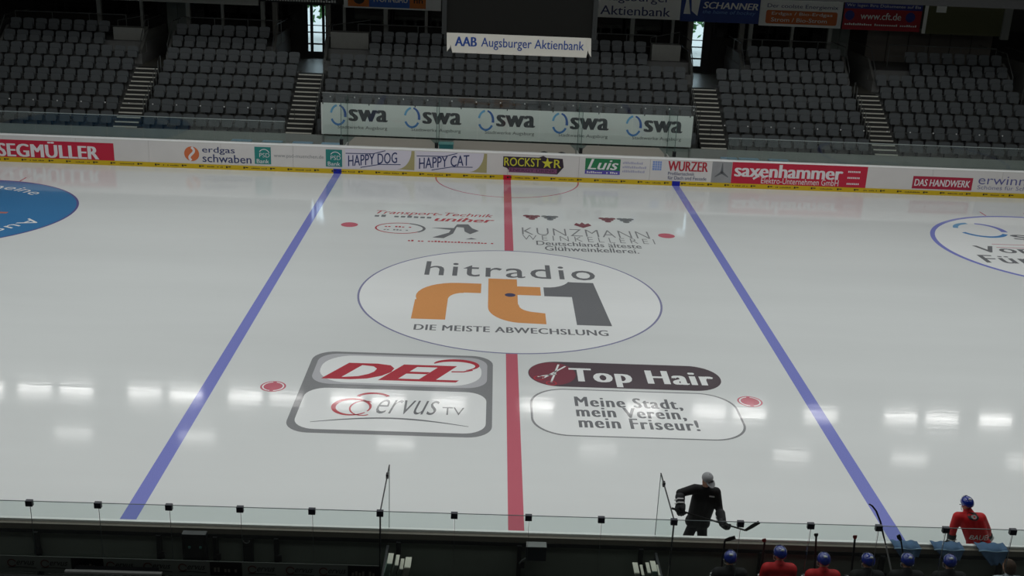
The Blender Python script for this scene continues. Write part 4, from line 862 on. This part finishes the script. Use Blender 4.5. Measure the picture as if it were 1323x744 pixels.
def stick(name, label, butt, heel, tip, shaft_m, blade_m, flex=None, group='hockey sticks', bw=1.):
    butt, heel, tip = V(butt), V(heel), V(tip); S = thing(name, label, 'hockey stick', heel, group)
    G().bar(butt, heel, .028, .02).build('shaft', shaft_m, S)
    if flex: pts = [heel] + [V(q) for q in flex] + [tip]
    else: pts = [heel, heel * .5 + tip * .5 + V((0, .012, -.008)), tip]
    d = (heel - butt).normalized(); up = -d; hs = [.022 * bw] + [.035 * bw] * (len(pts) - 2) + [.03 * bw]
    sd = (pts[-1] - pts[0]).cross(up).normalized() * .006; up = (up - (tip - heel).normalized() * up.dot((tip - heel).normalized())).normalized()
    g = G(); A_, B_, C_, D_ = ([q + up * hh + sd for q, hh in zip(pts, hs)], [q - up * hh + sd for q, hh in zip(pts, hs)], [q - up * hh - sd for q, hh in zip(pts, hs)], [q + up * hh - sd for q, hh in zip(pts, hs)])
    g.strip(A_, B_); g.strip(B_, C_); g.strip(C_, D_); g.strip(D_, A_); g.add([A_[0], B_[0], C_[0], D_[0], A_[-1], B_[-1], C_[-1], D_[-1]], [(0, 1, 2, 3), (7, 6, 5, 4)])
    g.build('blade', blade_m, S); G().bar(butt, butt + d * .1, .034, .026).build('grip_tape', blk, S); return S

# coach in black on the ice, facing the benches
Yc = -14.1
J = {'head': atY(913.5, 619.5, Yc - .08), 'neck': atY(912, 629.5, Yc - .02), 'chest': atY(910, 644, Yc), 'pel': atY(901, 675, Yc + .06), 'shL': atY(898, 631.5, Yc), 'shR': atY(925, 635.5, Yc - .02),
     'elL': atY(878.5, 637, Yc - .06), 'wrL': atY(879, 650, Yc - .2), 'elR': atY(928.5, 655, Yc - .08), 'wrR': atY(932.5, 671, Yc - .28), 'hipL': atY(894, 681, Yc + .06), 'hipR': atY(907, 681, Yc + .06)}
for s, dx in (('L', -.2), ('R', .03)):
    hp = J['hip' + s]; J['kn' + s] = V((hp.x + dx * .6, Yc - .02, .52)); J['an' + s] = V((hp.x + dx, Yc + .1, .11))
CO = person('person', 'person in black tracksuit and grey cap holding a stick on the ice', J, blackj, pants_m, 'cap', math.pi - .55 + 1.1, -.45, 'people on the ice', .014, palms=((.5, .5, -.6), (.3, .5, .8)), hemlen=-.02, gs=1.5, legr=.84)
jo = [c for c in CO.children if c.name.startswith('jersey')][0]
decal_on(CO, jo, 'chest_logo', [(-.04, 0), (.05, -.005), (.05, .022), (-.04, .027)], [(0, 1, 2, 3)], atY(920, 644, Yc - .15), V((1, 0, 0)), V((0, 0, 1)), glove_w)
sh_d = mat('stick_black', (26, 26, 28), .4); sh_w = mat('stick_white', (206, 206, 202), .4); sh_r = mat('stick_red', (140, 24, 28), .4)
stick('hockey_stick', 'black hockey stick held across the body by the coach', atY(868, 656.5, Yc - .33), atY(963, 685, Yc - .33), atY(981, 674.5, Yc - .33), sh_d, sh_d)
# red player on the ice, seen from behind
Yr = -14.47
J = {'head': atY(1249, 651.5, Yr + .1), 'neck': atY(1250.5, 660, Yr + .06), 'chest': atY(1255, 671, Yr), 'pel': atY(1263, 698, Yr - .06), 'shL': atY(1238, 668, Yr), 'shR': atY(1267, 669, Yr + .02),
     'elL': atY(1232, 681, Yr + .02), 'wrL': atY(1228.5, 697, Yr + .06), 'elR': atY(1275, 684, Yr + .1), 'wrR': atY(1277, 694, Yr + .26), 'hipL': atY(1257, 704, Yr - .05), 'hipR': atY(1270, 704, Yr - .05)}
for s, dx in (('L', -.06), ('R', .06)):
    hp = J['hip' + s]; J['kn' + s] = V((hp.x + dx * .6, Yr + .12, .46)); J['an' + s] = V((hp.x + dx, Yr - .05, .11))
RP = person('person', 'person in red jersey and blue helmet on the ice, seen from behind', J, redj, pants_m, 'helmet', .15, -.25, 'people on the ice', .014, pad=.095)
jo = [c for c in RP.children if c.name.startswith('jersey')][0]
v, f = text2d('BAUER', 0, .2); v = norm2d(v); v = [(a - .5, b - .5) for a, b in v]
decal_on(RP, jo, 'back_lettering', v, f, atY(1262, 688, Yr), V((.38, 0, -.01)), V((0, 0, .085)), glove_w)
e = arc(0, 0, 1, 0, 360, 20)[:-1]; tri = [(0, i, i + 1) for i in range(1, 19)]
decal_on(RP, jo, 'back_emblem', e, tri, atY(1255, 664.5, Yr), V((.1, 0, -.01)), V((0, 0, .05)), glove_m); decal_on(RP, jo, 'emblem_centre', e, tri, atY(1256, 664.5, Yr), V((.05, 0, 0)), V((0, 0, .025)), mat('emblem_gray', (150, 150, 150), .6), lift=.009)
# bench, and players sitting on it
T = thing('team_bench', 'long wooden team bench behind the near boards', 'bench', (5.6, -15.95, .2))
G().box(2.6, 9.6, -16.12, -15.78, .57, .62).build('bench_seat', mat('bench_wood', (120, 96, 66), .6, var=.2, scale=6), T)
for X in (2.8, 4.5, 6.2, 7.9, 9.4): G().box(X - .03, X + .03, -16.08, -15.82, .2, .57).build('leg', steel_d, T)
bench = [(943.5, 722, blackj, 'helmet', 'in dark jersey and blue helmet on the bench, nearest the right divider', 'person'), (1007.5, 716, redj, 'helmet', 'in red jersey and blue helmet on the bench, tallest of the row', 'person'),
         (1064, 724.5, redj, 'helmet', 'in red jersey and blue helmet on the bench, third from the divider', 'person'), (1121, 725.5, blackj, 'helmet', 'in dark jersey and blue helmet on the bench, beside the white stick', 'person'),
         (1172, 725.5, blackj, 'helmet', 'in dark jersey and blue helmet on the bench, before the first towel', 'person'), (1227, 727, blackj, 'helmet', 'in dark jersey and blue helmet on the bench, before the middle towel', 'person'),
         (1303, 733, palej, 'none', 'with brown hair and pale top at the right end of the bench', 'person')]
for i, (px, py, jm, hg, lb, nm) in enumerate(bench):
    hd = atY(px, py, -15.86); dz = hd.z - 1.42; X = hd.x; j = rnd.uniform(-.03, .03)
    J = {'head': hd, 'neck': V((X, -15.92, hd.z - .13)), 'chest': V((X, -15.96, hd.z - .36)), 'pel': V((X, -15.96, .75)), 'shL': V((X - .18, -15.93, hd.z - .225)), 'shR': V((X + .18, -15.93, hd.z - .225)),
         'elL': V((X - .23, -15.86, hd.z - .52)), 'elR': V((X + .23, -15.86, hd.z - .52)), 'wrL': V((X - .16, -15.64, .86)), 'wrR': V((X + .16, -15.64, .86)), 'hipL': V((X - .1, -15.93, .74)), 'hipR': V((X + .1, -15.93, .74)),
         'knL': V((X - .13, -15.56, .74)), 'knR': V((X + .13, -15.56, .74)), 'anL': V((X - .12, -15.5, .32)), 'anR': V((X + .12, -15.5, .32))}
    person(nm, 'person ' + lb, J, jm, pants_m, hg, (-.2, .12, -.1, .25, .05, -.3, .2)[i], -.12, 'people on the bench', .02, hair=hg == 'none', palms=((0, 0, -1), (0, 0, -1)), pad=.108)
# sticks propped between bench and boards
Ys = -15.42
def P2(x, y, Y=Ys): return atY(x, y, Y)
stick('hockey_stick', 'black hockey stick propped blade up beside the first benched player', P2(929, 760), P2(936.5, 698), P2(950, 694), sh_d, sh_d)
stick('hockey_stick', 'dark hockey stick with red end propped beside the tallest benched player', P2(978, 762), P2(988, 700), P2(987, 696), sh_d, sh_r)
stick('hockey_stick', 'slim dark hockey stick propped handle up between two red players', P2(1051, 760), P2(1054.5, 693), P2(1054.7, 689), sh_d, sh_d)
stick('hockey_stick', 'dark taped hockey stick propped handle up left of the white stick', P2(1098, 758), P2(1104.5, 696), P2(1105, 691.5), sh_d, sh_r)
S = stick('hockey_stick', 'white shafted hockey stick with curved black blade raised above the glass', P2(1156, 757), P2(1144.5, 704), P2(1123, 651), sh_w, sh_d, flex=[P2(1141, 690), P2(1137.5, 674), P2(1132, 660), P2(1127, 653.5)], bw=.4)
stick('hockey_stick', 'black hockey stick tip showing behind the first towel', P2(1172, 752, -15.35), P2(1164, 698, -15.35), P2(1160.5, 691, -15.35), sh_d, sh_d)
# towels over the boards
tow = mat('towel_blue', (82, 112, 146), .85, var=.35, scale=9, bump=.2)
for i, (x0, x1, yb, xb0, xb1) in enumerate(((1156, 1191, 720, 1163, 1186), (1208, 1247, 723, 1219, 1239), (1266, 1304, 728, 1279, 1296))):
    a, b = atY(x0, 697, YN - .16).x, atY(x1, 698, YN - .16).x; c, d = atY(xb0, yb, YN - .22), atY(xb1, yb, YN - .22)
    T = thing('towel', ['first', 'middle', 'last'][i] + ' of three blue towels hanging over the near boards', 'towel', ((a + b) / 2, YN - .2, c.z), 'towels on the boards')
    g = G(); nu, nv = 20, 12; pts = []
    for q in range(nv + 1):
        t = q / nv
        for k in range(nu + 1):
            u = k / nu
            if t < .25: tt = t / .25; X = a + (b - a) * u; Y = YN + .02 - .22 * tt; Z = 1.215 + .012 * math.sin(u * 18 + i)
            else:
                tt = (t - .25) / .75; X = (a + (c.x - a) * tt) * (1 - u) + (b + (d.x - b) * tt) * u; Y = YN - .205 - .03 * tt + .018 * math.sin(u * 16 + i * 2) * tt - .03 * math.sin(math.pi * u) * tt; Z = 1.2 - (1.2 - c.z) * tt * (1 - .12 * math.cos(u * 7 + i))
            pts.append((X, Y, Z))
    g.add(pts, [(q * (nu + 1) + k, q * (nu + 1) + k + 1, (q + 1) * (nu + 1) + k + 1, (q + 1) * (nu + 1) + k) for q in range(nv) for k in range(nu)])
    o = g.build('cloth', tow, T, True); so = o.modifiers.new('thick', 'SOLIDIFY'); so.thickness = .008
    G().tube([(a + (b - a) * q / 8, YN - .205, 1.19 + .008 * math.sin(q)) for q in range(9)], .012, 6).build('hem', mat('towel_pale', (140, 170, 196), .85), T)

bpy.data.scenes.remove(SCR)
